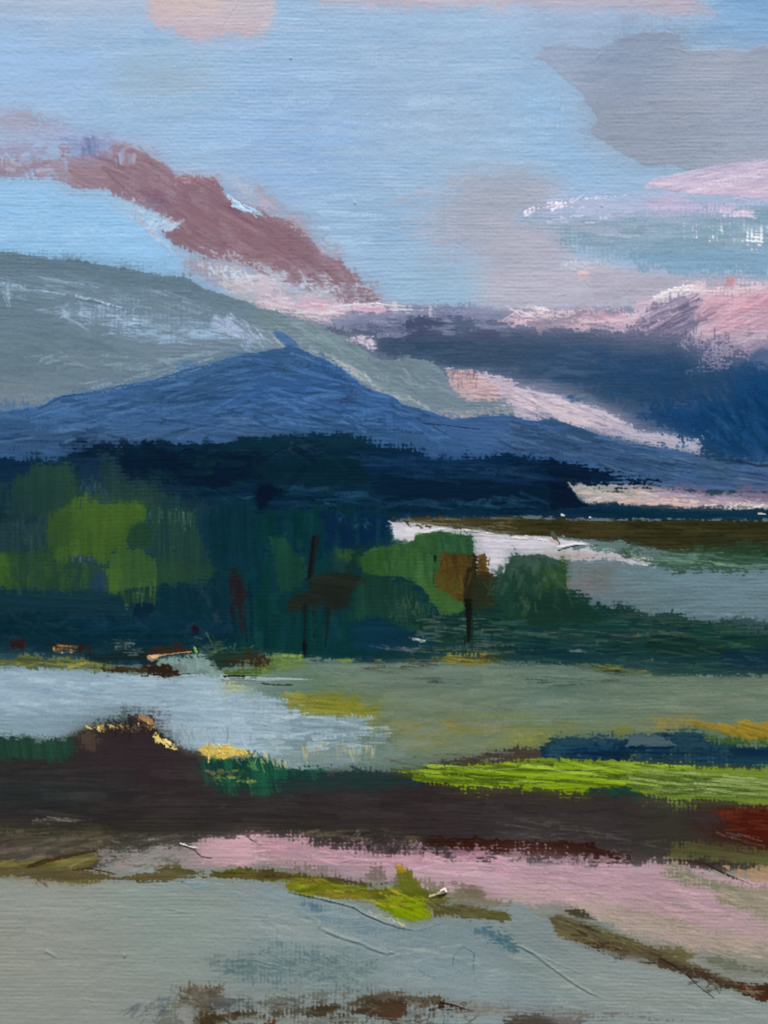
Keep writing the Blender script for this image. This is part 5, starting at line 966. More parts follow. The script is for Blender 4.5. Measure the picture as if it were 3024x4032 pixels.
N('pool', ['#1f4a7a', '#0f2a4e', '#2a4f6e', '#123a66'], T22, [300, 1510, 1640, 1550, 1640, 1630, 500, 1610], 40, 190, 14, 2, 5, dry=.42, op=.8)

P('lime', '#7c9624', F, [886, 1668, 940, 1655, 1040, 1651, 1110, 1648, 1200, 1640, 1290, 1642, 1400, 1648, 1500, 1655, 1659, 1672, 1659, 1742, 1580, 1734, 1480, 1728, 1380, 1716, 1290, 1695, 1230, 1706, 1190, 1708, 1130, 1698, 1040, 1700, 960, 1690, 900, 1680], soft=13, rough=6, br=9, dir=3, var=.09, col2='#86a222', mix=.5, th=3)
P('lime', '#7c9146', F, [1380, 1656, 1500, 1662, 1659, 1680, 1659, 1738, 1500, 1722, 1400, 1712, 1360, 1690], soft=50, blend=.4, rough=16, dir=4, var=.09)
P('lime', '#86a614', T31, [1200, 40, 1420, 20, 1659, 10, 1900, 60, 2200, 70, 2300, 110, 2050, 150, 1900, 150, 1659, 110, 1400, 120, 1250, 90], soft=40, blend=.3, rough=12, dir=4, var=.08, th=3)
P('lime', '#7b8b3a', T32, [60, 0, 400, 10, 760, 20, 900, 40, 600, 60, 350, 45, 200, 20], soft=30, blend=.4, dry=.1, dir=3, op=.9)
N('lime', ['#98ba2a', '#5d7218', '#8cac1c', '#46591a', '#a4be50', '#4f641e'], F, [900, 1664, 1110, 1650, 1400, 1655, 1500, 1665, 1400, 1710, 1240, 1690, 1100, 1692, 940, 1684], 120, 170, 3.6, 3, 4, curve=.03, dry=.36, th=2.9, op=1.3)
N('lime', ['#94a860', '#5d7434', '#a7b878', '#6f8640', '#48602a'], F, [1380, 1658, 1650, 1682, 1650, 1732, 1400, 1710], 90, 120, 3.6, 4, 5, dry=.4, th=2.9, op=1.2)
N('lime', ['#1f4a44', '#284a3a', '#12363c'], T32, [500, 130, 800, 130, 860, 190, 820, 230, 760, 180, 540, 170], 26, 70, 14, 6, 20, dry=.35)

# ================================================================== PATH
P('path', '#c29bb0', F, [380, 1835, 420, 1818, 470, 1808, 553, 1803, 640, 1810, 700, 1830, 760, 1845, 860, 1850, 940, 1856, 1040, 1858, 1110, 1864, 1190, 1870, 1260, 1876, 1330, 1868, 1440, 1860, 1500, 1870, 1600, 1900, 1659, 1920, 1659, 2080, 1560, 2060, 1480, 2040, 1420, 2020, 1350, 1985, 1290, 1960, 1200, 1955, 1120, 1950, 1000, 1945, 930, 1930, 850, 1905, 740, 1900, 640, 1880, 553, 1868, 480, 1870, 380, 1880, 240, 1880, 260, 1850], soft=16, rough=7, br=9, dir=5, var=.035, grad=(900, 1880, 400, 1860, '#ae8f98'), th=2)
P('path', '#d096b2', T31, [0, 460, 120, 450, 320, 490, 480, 530, 700, 545, 1000, 560, 1200, 550, 1500, 540, 1400, 610, 1100, 610, 860, 620, 600, 600, 300, 560, 60, 530], soft=44, blend=.4, rough=14, dir=3, var=.05, th=2.6, op=.9)
P('path', '#c69bb2', T32, [0, 570, 300, 580, 560, 640, 900, 670, 1200, 740, 1400, 800, 1420, 900, 1100, 960, 800, 900, 400, 830, 0, 790], soft=60, blend=.5, rough=18, dir=8)
P('path', '#bb9ea2', T32, [0, 800, 400, 840, 700, 880, 1000, 950, 1300, 1000, 1659, 1130, 1659, 1280, 1300, 1210, 1000, 1150, 740, 1080, 540, 980, 300, 890, 0, 850], soft=44, rough=12, blend=.3, dir=12, var=.04)
P('path', '#a8948c', T32, [640, 940, 800, 870, 1000, 940, 1300, 990, 1480, 1060, 1400, 1140, 1100, 1080, 800, 1050], soft=70, blend=.5, rough=20, dir=14, op=.75)
P('path', '#a8968c', T32, [980, 620, 1100, 650, 1300, 720, 1480, 780, 1659, 830, 1659, 980, 1480, 940, 1400, 850, 1300, 780, 1100, 720, 980, 680], soft=40, rough=12, blend=.3, dir=14, var=.05)
P('path', '#8d8a7a', T32, [1000, 640, 1160, 660, 1320, 730, 1400, 780, 1240, 760, 1060, 700], soft=30, blend=.3, dry=.15, dir=16)
P('path', '#a89a92', T32, [1500, 880, 1659, 900, 1659, 1020, 1560, 990], soft=44, blend=.6, op=.7, own=False)
P('path', '#b8917a', T32, [1380, 640, 1500, 650, 1659, 670, 1659, 770, 1560, 730], soft=20, blend=.2, rough=8, dir=20, dry=.08)
P('path', '#9b8f86', T32, [1300, 1180, 1480, 1190, 1659, 1260, 1659, 1400, 1500, 1320, 1300, 1250], soft=40, blend=.4, dry=.1, dir=18)
P('path', '#a08d95', T30, [780, 520, 1000, 490, 1160, 490, 1280, 560, 1300, 600, 1100, 620, 800, 640, 640, 620, 640, 570], soft=40, blend=.3, rough=12, dry=.06, dir=-4)
P('path', '#cf9fb4', T30, [1290, 500, 1400, 470, 1560, 440, 1659, 450, 1659, 620, 1500, 610, 1320, 600], soft=34, blend=.3, rough=10, dir=0, th=2.4)
P('path', '#af93a6', T31, [380, 560, 560, 600, 740, 640, 700, 700, 540, 700, 400, 640], soft=44, blend=.5, dry=.12, op=.85)
P('path', '#8f7d7c', T31, [0, 640, 200, 630, 440, 650, 500, 700, 300, 700, 0, 680], soft=34, blend=.3, dry=.2, dir=4)
N('path', ['#dba6be', '#c78ea8', '#e0b4c6', '#b38ea6', '#d59ab4'], T31, [20, 470, 480, 540, 1000, 570, 1640, 560, 1640, 720, 1100, 660, 500, 620, 40, 590], 110, 150, 10, 3, 8, curve=.04, dry=.44, th=2.2)
N('path', ['#d4a6bc', '#b491a8', '#cf9fb4', '#c6a2ac', '#a68d98'], T32, [0, 590, 560, 660, 1100, 760, 1400, 860, 1640, 1080, 1300, 1060, 800, 900, 300, 850, 0, 800], 120, 180, 10, 10, 7, curve=.04, dry=.46, th=1.8)
N('path', ['#b5a39a', '#9c8b84', '#c4a9a6', '#a79888'], T32, [560, 960, 1000, 960, 1640, 1150, 1640, 1280, 1200, 1180, 760, 1080], 70, 170, 9, 14, 6, dry=.46, th=1.6)
N('path', ['#b3a196', '#98907e', '#8a8470', '#c0a898'], T32, [1000, 640, 1300, 720, 1640, 840, 1640, 960, 1480, 920, 1240, 790], 60, 130, 9, 14, 8, dry=.46, th=1.8)
N('path', ['#3d2c28', '#4a3a36', '#6f5a62', '#2a1c18', '#9c7f8c'], T31, [640, 420, 1000, 480, 1300, 540, 1100, 560, 700, 530], 60, 40, 10, 60, 60, dry=.42)
N('path', ['#c9a0b4', '#b890a6', '#a68896', '#8a7478'], T31, [600, 460, 1000, 480, 1280, 550, 1000, 550, 660, 520], 44, 36, 9, 60, 60, dry=.44, th=2.4)
N('path', ['#d9b6c4', '#b99cae', '#8c7480', '#a78a96'], T32, [60, 545, 400, 560, 840, 590, 1000, 580, 960, 620, 500, 620, 100, 580], 44, 50, 8, 20, 60, dry=.44, th=2.4)
N('path', ['#7a7d74', '#6a6c5c', '#8d8a84', '#a0949a', '#5a5a4a'], T30, [640, 470, 860, 450, 1160, 460, 1300, 600, 1000, 640, 700, 640], 60, 90, 8, -4, 16, curve=.1, dry=.45, th=2)
N('path', ['#3a352c', '#4e483c'], T30, [700, 500, 880, 470, 1020, 490, 900, 520], 18, 90, 8, -6, 12, dry=.4)
B('path', '#2b2622', T30, [1160, 490, 1220, 515, 1260, 530, 1290, 560, 1310, 575, 1370, 582], 11, 8, dry=.05, own=False, op=.6)
B('path', '#efe4e4', T30, [1170, 486, 1230, 505, 1285, 517], 10, 6, dry=.05, th=6, own=False)  # highlight of the raised ridge, painted in as a near-white line
B('path', '#4a4540', T30, [880, 515, 980, 505, 1060, 490, 1150, 488, 1180, 470, 1280, 448, 1390, 440], 9, 7, dry=.2, own=False, op=.6)
B('path', '#2e2826', T30, [1600, 440, 1640, 470, 1690, 500], 10, 6, dry=.2, own=False, op=.6)

# ================================================================== FOREGROUND
P('fore', '#959f9b', F, [0, 1885, 100, 1893, 190, 1895, 300, 1882, 380, 1892, 460, 1880, 553, 1895, 640, 1920, 760, 1950, 850, 1985, 920, 1990, 1010, 1960, 1106, 1950, 1190, 1990, 1290, 2040, 1400, 2090, 1500, 2110, 1659, 2160, 1659, 2212, 0, 2212], soft=20, rough=8, br=10, dir=2, var=.025, grad=(250, 2000, 900, 2040, '#8fa0a4'), th=1.5)
P('fore', '#9ba29b', F, [0, 1910, 120, 1905, 200, 1960, 160, 2120, 60, 2200, 0, 2212], soft=160, blend=.85, rough=40, op=.8)
P('fore', '#8da39f', F, [300, 1900, 420, 1920, 500, 1980, 440, 2060, 300, 2040, 240, 1960], soft=130, blend=.8, rough=30, op=.7)
P('fore', '#89a2ac', T31, [0, 740, 200, 800, 420, 850, 640, 910, 760, 980, 940, 1050, 900, 1100, 600, 1040, 300, 960, 0, 900], soft=70, blend=.6, rough=18, dir=18, var=.035, op=.9)
P('fore', '#9dabac', T31, [0, 960, 360, 1000, 560, 1100, 400, 1160, 100, 1140, 0, 1100], soft=90, blend=.7, rough=24, op=.8, dir=6)
P('fore', '#7c9499', T31, [0, 1180, 200, 1160, 560, 1190, 800, 1250, 780, 1380, 500, 1400, 200, 1360, 0, 1330], soft=80, blend=.5, rough=24, dry=.05, dir=4, var=.05, op=.9)
P('fore', '#6d8a92', T31, [-60, 1190, 260, 1150, 620, 1180, 860, 1240, 900, 1340, 700, 1400, 300, 1420, -60, 1380], soft=60, dry=.36, rough=20, dir=5, own=False, op=.9)
P('fore', '#7595a2', T31, [240, 800, 620, 880, 900, 1010, 1300, 960, 1440, 1040, 1200, 1130, 800, 1120, 400, 1000], soft=50, dry=.4, rough=20, dir=14, own=False, op=.9)
P('fore', '#7494a0', T31, [1080, 1140, 1500, 1180, 1640, 1330, 1500, 1480, 1200, 1450, 1050, 1300], soft=60, dry=.42, rough=20, dir=30, own=False, op=.9)
P('fore', '#6f8988', T31, [240, 1270, 500, 1240, 790, 1270, 770, 1370, 520, 1390, 300, 1340], soft=50, blend=.4, rough=18, dry=.15, op=.85)
P('fore', '#6a8687', T31, [-250, 1260, -60, 1220, 60, 1260, 100, 1340, -60, 1350, -200, 1320], soft=60, blend=.5, dry=.15, op=.8)
P('fore', '#8399a0', T31, [1000, 1040, 1250, 980, 1340, 960, 1440, 1000, 1500, 1100, 1659, 1190, 1659, 1300, 1300, 1260, 1000, 1180], soft=70, blend=.5, rough=18, dir=14, op=.9)
P('fore', '#91a6ad', T31, [700, 1180, 1100, 1240, 1659, 1320, 1659, 1500, 1300, 1480, 900, 1420, 760, 1300], soft=110, blend=.7, rough=26, dir=6, op=.8)
P('fore', '#869799', T32, [0, 960, 240, 960, 300, 1080, 500, 1150, 600, 1240, 400, 1300, 100, 1140, 0, 1120], soft=50, blend=.5, rough=16, dir=30, op=.9)
P('fore', '#9aa4a0', T32, [500, 1260, 900, 1280, 1200, 1380, 1659, 1500, 1659, 1640, 1000, 1640, 600, 1560, 400, 1400], soft=110, blend=.7, rough=26, dir=8, op=.8)
P('fore', '#84999a', T32, [0, 1220, 200, 1270, 500, 1440, 400, 1540, 0, 1480], soft=90, blend=.6, rough=24, dir=20, op=.8)
P('fore', '#839ba8', T32, [0, 1440, 160, 1500, 200, 1540, 0, 1530], soft=60, blend=.6, op=.8, own=False)
P('fore', '#5d8399', T31, [280, 880, 350, 870, 430, 890, 410, 915, 340, 905], soft=24, blend=.4, dry=.2, dir=10, own=False)
P('fore', '#567987', T31, [1440, 1060, 1500, 1020, 1560, 1050, 1659, 1130, 1680, 1170, 1600, 1150, 1540, 1110], soft=26, rough=10, dry=.18, dir=35)
N('fore', ['#5b8090', '#6d8e9a', '#4d7484'], T31, [1440, 1060, 1540, 1050, 1659, 1130, 1640, 1160, 1520, 1110], 24, 90, 10, 35, 20, dry=.42)
B('fore', '#6d909c', T31, [1275, 1280, 1280, 1220, 1310, 1175, 1350, 1160, 1400, 1190, 1415, 1240], 12, 9, dry=.42, own=False)
B('fore', '#6b8f9c', T31, [1412, 1200, 1408, 1300, 1420, 1420], 14, 8, dry=.4, own=False)
B('fore', '#7d9aa2', T31, [1255, 1350, 1245, 1480], 8, 5, dry=.45, own=False)
B('fore', '#7d9aa2', T31, [1455, 1320, 1465, 1430], 8, 5, dry=.45, own=False)
N('fore', ['#a5b3b4', '#7f979f', '#8fa8b0', '#a9b4b0', '#74909a'], T31, [20, 800, 420, 880, 900, 1080, 1600, 1200, 1600, 1480, 800, 1440, 40, 1400], 170, 170, 9, 8, 12, curve=.05, dry=.48, th=1.4, op=.8)
N('fore', ['#a0a9a4', '#8b9794', '#a7ada7', '#92a19e'], T30, [20, 780, 900, 780, 1500, 860, 1500, 1300, 1000, 1500, 20, 1600], 120, 230, 12, 1, 4, dry=.48, op=.6)
N('fore', ['#6d8686', '#88a0a0', '#5f7c7e', '#97aaa8'], T31, [0, 1200, 780, 1240, 780, 1380, 200, 1380], 70, 110, 8, 4, 25, curve=.1, dry=.47)
N('fore', ['#a4ada8', '#8a9896', '#aab0aa', '#7f908e'], T32, [40, 1200, 560, 1250, 1200, 1400, 1640, 1520, 1640, 1640, 500, 1580, 40, 1480], 90, 200, 10, 8, 8, dry=.48, op=.7)
N('fore', ['#7a98aa', '#94a9b2', '#9aa5ae'], T30, [1360, 720, 1659, 740, 1659, 860, 1400, 800, 1000, 770, 1000, 730], 36, 100, 9, 6, 12, dry=.46, th=1.8)
N('fore', ['#607d83', '#4f6f74', '#7a9092'], T30, [1330, 1220, 1659, 1200, 1659, 1360, 1460, 1330], 30, 120, 12, -4, 14, dry=.48, op=.8)

# verge
P('verge', '#6e683a', T30, [-10, 640, 100, 600, 260, 600, 420, 570, 600, 560, 660, 590, 560, 650, 480, 660, 700, 680, 760, 700, 640, 740, 480, 750, 380, 720, 200, 690, -10, 690], soft=18, rough=8, br=10, dir=-8, var=.1, col2='#7d7444', th=2)
P('verge', '#8b8a6c', T30, [-10, 690, 300, 690, 400, 740, 520, 765, 300, 740, -10, 720], soft=30, blend=.4, dry=.2)
B('verge', '#4a3a22', T30, [190, 640, 300, 600, 480, 560, 620, 535], 26, 14, dry=.2)
B('verge', '#4d3622', T30, [480, 660, 580, 650, 660, 665, 760, 690], 24, 12, dry=.15)
N('verge', ['#8a7a40', '#55481f', '#6f6a34', '#9a8a56', '#4a3d22', '#a9986a'], T30, [0, 620, 260, 600, 560, 570, 480, 650, 740, 690, 640, 740, 400, 720, 0, 690], 70, 120, 9, -8, 12, curve=.08, dry=.4, th=2)
N('verge', ['#8d8a7c', '#7a7060', '#5d5a50', '#a39a90'], T30, [150, 690, 330, 690, 330, 760, 200, 750], 24, 60, 9, 60, 40, dry=.45)
P('verge', '#66603a', T30, [1020, 650, 1150, 640, 1300, 660, 1350, 690, 1240, 700, 1060, 690], soft=22, rough=9, dry=.2, var=.12)
P('verge', '#645a35', T30, [760, 690, 900, 685, 1010, 700, 1000, 730, 860, 725], soft=20, rough=8, dry=.18, var=.12)
P('verge', '#5c5a1e', T30, [1345, 680, 1500, 650, 1659, 650, 1800, 660, 2000, 700, 2200, 735, 2100, 760, 1900, 740, 1780, 740, 1659, 720, 1480, 725, 1360, 710], soft=18, rough=8, br=10, dir=6, var=.12, col2='#746f2a', th=2)
P('verge', '#5a4d33', T31, [0, 650, 140, 660, 330, 690, 520, 715, 700, 740, 860, 750, 760, 770, 560, 750, 300, 720, 120, 720, 0, 710], soft=22, rough=9, dry=.1, dir=8, var=.1)
P('verge', '#7d8420', T31, [180, 760, 230, 715, 360, 700, 500, 740, 700, 770, 880, 780, 1060, 800, 1130, 850, 900, 860, 700, 850, 420, 835, 330, 825, 220, 800], soft=16, rough=7, br=9, dir=7, var=.08, col2='#86792c', th=2)
P('verge', '#707622', T31, [700, 770, 880, 770, 1080, 790, 1200, 800, 1320, 850, 1200, 900, 1120, 900, 900, 880, 740, 860], soft=24, rough=9, dir=6, var=.1)
P('verge', '#7f9414', T31, [735, 870, 900, 835, 1050, 830, 1110, 880, 1140, 960, 1060, 980, 1000, 1005, 920, 975, 800, 930], soft=16, rough=7, br=9, dir=30, var=.07, th=2.4)
P('verge', '#8aa50c', T31, [860, 880, 1000, 850, 1100, 900, 1080, 960, 980, 980, 900, 940], soft=44, blend=.5, rough=14, dir=20)
P('verge', '#6f7526', T31, [905, 690, 950, 660, 1000, 670, 1010, 710, 1050, 740, 1060, 790, 960, 790, 900, 770], soft=18, rough=7, br=9, dir=70)
P('verge', '#b08c24', T31, [895, 640, 910, 618, 940, 625, 965, 660, 930, 675, 900, 660], soft=14, blend=.15, rough=6, dir=50, th=2.4)
P('verge', '#8b7c73', T31, [705, 690, 740, 640, 800, 615, 850, 650, 865, 720, 800, 745, 720, 730], soft=20, rough=8, br=10, dry=.16, dir=80)
P('verge', '#82757a', T31, [870, 720, 890, 685, 940, 700, 935, 750, 890, 755], soft=18, dry=.25, dir=80)
P('verge', '#646034', T31, [1090, 840, 1240, 870, 1440, 890, 1640, 940, 1640, 985, 1500, 985, 1360, 965, 1150, 970, 1130, 910], soft=22, rough=8, br=10, dir=6, var=.1)
P('verge', '#87806b', T31, [1080, 740, 1200, 740, 1240, 790, 1400, 790, 1520, 840, 1640, 880, 1440, 900, 1260, 870, 1180, 820], soft=34, blend=.3, dry=.15, dir=10)
P('verge', '#7a6e5a', T31, [1270, 745, 1420, 760, 1540, 830, 1400, 850, 1280, 820], soft=34, blend=.4, dry=.25, op=.8, dir=10)
B('verge', '#b9b08c', T31, [1125, 830, 1170, 815, 1205, 795], 11, 8, dry=.25, th=4)
B('verge', '#3c3a22', T31, [1185, 835, 1225, 820], 20, 12, dry=.1, own=False)
B('verge', '#f2dcdc', T31, [1200, 792, 1225, 780, 1235, 800], 10, 7, dry=.15, th=5, own=False)  # glint on the raised fleck, painted as a near-white dab
N('verge', ['#a5ac30', '#6a7418', '#93a018', '#a08a34', '#59601c', '#b7b43c'], T31, [200, 720, 480, 750, 900, 790, 1120, 850, 1100, 950, 900, 940, 700, 850, 300, 810], 60, 110, 10, 10, 14, dry=.4, th=2.2)
N('verge', ['#787048', '#565330', '#8a8460', '#6c6a48'], T31, [1100, 850, 1600, 940, 1560, 980, 1180, 950], 34, 130, 9, 8, 8, dry=.42)
N('verge', ['#3f3a1c', '#524820', '#7a6a30'], T31, [0, 650, 330, 690, 700, 745, 560, 750, 0, 700], 30, 120, 8, 8, 6, dry=.4)
B('verge', '#3c4644', T31, [210, 805, 320, 825, 430, 850, 560, 882, 640, 905, 690, 940, 760, 975, 840, 1005, 920, 1035, 1010, 1050], 8, 6, dry=.08, own=False, op=.6)
N('verge', ['#c9b878', '#a3b2a4', '#b8c2b0'], T31, [700, 920, 800, 940, 990, 1010, 960, 1030, 760, 960], 18, 60, 9, 24, 12, dry=.42, th=2.4)

# lower right grass edge
P('edge', '#645b45', T32, [230, 960, 420, 985, 700, 1085, 980, 1185, 1120, 1260, 1320, 1340, 1500, 1400, 1659, 1460, 1659, 1500, 1480, 1450, 1250, 1380, 1000, 1280, 780, 1220, 520, 1150, 300, 1060], soft=14, rough=9, br=9, dir=22, var=.1, dry=.12)
P('verge', '#6b6140', T30, [-10, 650, 200, 640, 500, 650, 800, 690, 1100, 680, 1400, 690, 1659, 680, 1659, 715, 1300, 715, 1000, 735, 700, 740, 400, 730, -10, 700], soft=14, rough=9, br=9, dir=0, var=.1, dry=.25)
P('edge', '#635a42', T32, [240, 975, 290, 940, 420, 985, 560, 1020, 700, 1080, 840, 1130, 980, 1180, 1050, 1230, 940, 1260, 820, 1235, 660, 1190, 520, 1160, 400, 1110, 300, 1070], soft=16, rough=7, br=9, dir=22, var=.1, col2='#6c6444', th=2)
P('edge', '#595236', T32, [260, 900, 380, 890, 500, 930, 545, 990, 460, 990, 340, 950], soft=20, rough=8, dry=.16, dir=20, var=.12)
P('edge', '#4c3b2a', T32, [420, 1120, 600, 1120, 760, 1170, 800, 1225, 640, 1190, 480, 1150], soft=24, blend=.2, dry=.15, dir=16)
P('edge', '#726c47', T32, [940, 1150, 1060, 1160, 1180, 1210, 1120, 1245, 1000, 1230], soft=24, blend=.3, rough=8, dry=.1, dir=14)
P('edge', '#514331', T32, [900, 1260, 960, 1220, 1080, 1290, 1200, 1300, 1400, 1370, 1500, 1400, 1659, 1470, 1659, 1500, 1500, 1470, 1340, 1400, 1160, 1350, 1040, 1300], soft=18, rough=8, br=10, dir=22, var=.12, dry=.06)
P('edge', '#47301f', T32, [1450, 1390, 1560, 1400, 1659, 1445, 1659, 1500, 1600, 1500, 1480, 1440], soft=20, rough=8, dry=.12, dir=22)
P('edge', '#747a66', T32, [1180, 1200, 1340, 1220, 1520, 1290, 1659, 1350, 1659, 1400, 1480, 1340, 1280, 1270], soft=30, blend=.3, dry=.16, dir=22)
P('edge', '#7b8a84', T32, [220, 900, 320, 960, 520, 985, 640, 1020, 760, 1090, 640, 1060, 480, 1000, 280, 950], soft=20, dry=.3, dir=24, op=.9)
B('edge', '#221e18', T32, [960, 1230, 1060, 1290, 1140, 1350, 1230, 1430, 1310, 1490], 11, 5, dry=.1, own=False, op=.6)
B('edge', '#3d3930', T32, [510, 1150, 570, 1190, 640, 1240], 10, 5, dry=.25, own=False)
N('edge', ['#4a3f2a', '#7d7250', '#8d8468', '#3a2e20', '#6d644a'], T32, [280, 960, 560, 1040, 900, 1170, 1040, 1230, 800, 1220, 500, 1140], 60, 110, 9, 22, 10, dry=.42, th=2)
N('edge', ['#3c3226', '#5a5244', '#8d9088', '#4a4438'], T32, [1040, 1280, 1240, 1300, 1440, 1400, 1300, 1480, 1160, 1380], 44, 60, 9, 30, 50, dry=.44)
N('edge', ['#5d564a', '#2f2a22', '#72706a'], T32, [620, 1190, 900, 1240, 1060, 1300, 900, 1270, 640, 1230], 24, 50, 9, 20, 40, dry=.44)
N('edge', ['#6a3f2a', '#4a3222', '#8a7a68'], T32, [1460, 1400, 1640, 1440, 1640, 1500, 1500, 1460], 20, 60, 9, 24, 30, dry=.42)
# bottom marks
P('edge', '#75766c', F, [300, 2180, 420, 2160, 560, 2150, 680, 2140, 800, 2130, 960, 2140, 1040, 2160, 960, 2200, 700, 2212, 400, 2212], soft=30, dry=.5, rough=14, dir=-3, own=False, op=.8)
P('edge', '#5a5440', F, [440, 2205, 560, 2190, 660, 2172, 740, 2170, 800, 2145, 960, 2150, 1010, 2170, 860, 2172, 760, 2185, 640, 2195, 550, 2205], soft=14, dry=.38, rough=10, dir=-5, own=False)
P('edge', '#7c7a72', F, [1000, 2170, 1240, 2180, 1400, 2190, 1480, 2205, 1300, 2205, 1120, 2195], soft=24, dry=.45, rough=10, dir=4, own=False)
P('edge', '#70685a', T30, [1180, 1420, 1300, 1390, 1420, 1410, 1480, 1480, 1500, 1560, 1400, 1600, 1260, 1600, 1200, 1540], soft=30, rough=12, br=12, dry=.2, dir=60, var=.1)
N('edge', ['#6a6454', '#5b5a50', '#857c68', '#4d4736', '#6f7470'], T30, [1100, 1420, 1420, 1390, 1500, 1530, 1300, 1620, 1160, 1540], 50, 80, 12, 10, 50, dry=.46)
P('edge', '#4c4232', T30, [1250, 1610, 1290, 1580, 1400, 1590, 1520, 1570, 1659, 1570, 1659, 1610, 1480, 1620, 1400, 1645, 1360, 1690, 1240, 1690], soft=18, rough=8, dry=.15, var=.14)
N('edge', ['#39301f', '#5a4c30', '#4a3a28', '#2c261c', '#6d6450'], T30, [1250, 1570, 1659, 1550, 1659, 1659, 1250, 1659], 50, 100, 11, 2, 16, dry=.42)
N('edge', ['#60696a', '#535e60', '#70787a'], T30, [1360, 1480, 1659, 1480, 1659, 1560, 1420, 1560], 36, 120, 10, -2, 10, dry=.47)
N('edge', ['#6d7a7c', '#5d6a70'], T30, [780, 1540, 1120, 1480, 1200, 1580, 900, 1640], 26, 90, 10, -20, 20, dry=.49, op=.8)
P('edge', '#4e422c', T31, [300, 1590, 400, 1550, 500, 1530, 570, 1525, 560, 1560, 460, 1590, 360, 1620], soft=18, rough=8, dry=.12, dir=-14, var=.12)
P('edge', '#4b4031', T31, [640, 1560, 740, 1500, 800, 1470, 900, 1460, 1060, 1480, 1200, 1505, 1280, 1530, 1400, 1570, 1280, 1570, 1200, 1540, 1080, 1520, 980, 1520, 960, 1590, 860, 1620, 720, 1610, 620, 1600, 480, 1600], soft=20, rough=8, br=10, dry=.08, dir=4, var=.14)
P('edge', '#6a6150', T31, [780, 1480, 880, 1455, 1040, 1475, 1200, 1500, 1100, 1520, 960, 1500, 820, 1510], soft=24, dry=.2, dir=4)
P('edge', '#5d4432', T31, [740, 1570, 860, 1530, 970, 1540, 960, 1590, 840, 1610], soft=26, blend=.3, dry=.12)
B('edge', '#39251a', T31, [1200, 1520, 1280, 1535, 1350, 1560, 1410, 1572], 26, 10, dry=.1)
B('edge', '#3d2c1e', T31, [1130, 1565, 1200, 1548, 1280, 1545], 22, 14, dry=.2)
N('edge', ['#5b4a36', '#39301f', '#746c5c', '#8a8f8c', '#453824'], T31, [0, 1560, 560, 1530, 1000, 1500, 1400, 1560, 1400, 1659, 700, 1659, 300, 1620], 110, 90, 10, 2, 16, dry=.45)
N('edge', ['#7d8a8e', '#4c5254', '#909a9a'], T31, [980, 1530, 1340, 1560, 1300, 1659, 1000, 1640], 44, 60, 10, 70, 30, dry=.45)
N('edge', ['#5d6056', '#4d4a3e', '#6d746c'], T31, [0, 1500, 560, 1480, 740, 1450, 740, 1540, 300, 1600, 0, 1600], 50, 90, 10, -6, 14, dry=.49, op=.8)
P('edge', '#6b3f26', T31, [20, 1650, 60, 1635, 130, 1640, 140, 1659, 120, 1680, 20, 1680], soft=16, dry=.12, own=False)
P('edge', '#857d74', T31, [1340, 1540, 1500, 1520, 1659, 1530, 1659, 1600, 1480, 1600, 1380, 1590], soft=34, blend=.4, dry=.25, op=.8)
P('edge', '#58534c', T32, [-60, 1620, 60, 1585, 200, 1580, 330, 1610, 440, 1640, 520, 1700, -60, 1700], soft=28, rough=10, dry=.1, dir=6, var=.1)
P('edge', '#88817d', T32, [0, 1560, 200, 1555, 400, 1600, 560, 1659, 440, 1650, 200, 1590, 0, 1590], soft=34, blend=.4, dry=.25, op=.8)

# ================================================================== relief that has no colour of its own
R(T00, [1600, 0, 1545, 40, 1500, 90, 1460, 160, 1425, 240, 1405, 320, 1390, 390], 5, -5, 0)
R(T00, [155, 20, 130, 130, 105, 260, 90, 330], 5, -3)
R(T00, [150, 370, 130, 470], 4, -3)
R(T00, [100, 300, 60, 440], 4, -2.5)
R(T02, [985, 310, 1090, 322, 1140, 345], 8, 6)
R(T02, [545, 378, 575, 350], 10, 9)
R(T10, [1160, 1275, 1205, 1245], 10, 12)
R(T10, [500, 262, 640, 300, 860, 352], 7, 6)
R(T11, [650, 1270, 690, 1300], 8, 10)
R(T11, [1195, 1195, 1235, 1120], 7, 6)
R(T11, [1180, 1092, 1330, 1112, 1440, 1126], 6, -5)
R(T12, [1460, 1110, 1510, 1100, 1560, 1105], 7, 6)
R(T12, [1460, 1140, 1500, 1115], 7, 7)
R(T11, [940, 620, 946, 680], 14, 11)
R(T12, [930, 330, 1090, 290], 6, -4)
R(T30, [1160, 488, 1240, 512, 1290, 518], 12, 12)
R(T30, [290, 1180, 340, 1205, 370, 1225], 17, 13)
R(T30, [805, 1230, 812, 1200], 17, 13)
R(T30, [520, 1495, 580, 1500, 630, 1515], 9, 5)
R(T30, [1060, 900, 1150, 925, 1260, 945], 8, 4)
R(T31, [395, 1025, 470, 1060, 560, 1095, 680, 1130, 760, 1170, 850, 1200, 930, 1180], 17, 14, 7)
R(T31, [395, 1010, 420, 1025], 26, 12)
R(T31, [210, 800, 430, 845, 640, 900, 690, 935, 840, 1000, 1010, 1046], 13, 12, 6)
R(T32, [0, 1125, 130, 1190, 260, 1290, 400, 1390, 520, 1460, 600, 1490], 15, 12, 6)
R(T32, [960, 1230, 1140, 1350, 1310, 1480], 8, -6)
R(T32, [0, 1135, 80, 1165, 260, 1250, 500, 1350], 10, 6)
R(T31, [1020, 1050, 1120, 1030, 1250, 980], 8, 5)
R(T31, [690, 1540, 730, 1460], 10, 5)
R(T32, [1240, 620, 1300, 640, 1600, 770], 9, 7, 4)
R(T32, [190, 655, 220, 690, 250, 660], 9, 5)
R(T01, [220, 370, 226, 386], 12, 13)
R(T01, [636, 1322, 648, 1312], 14, 13)
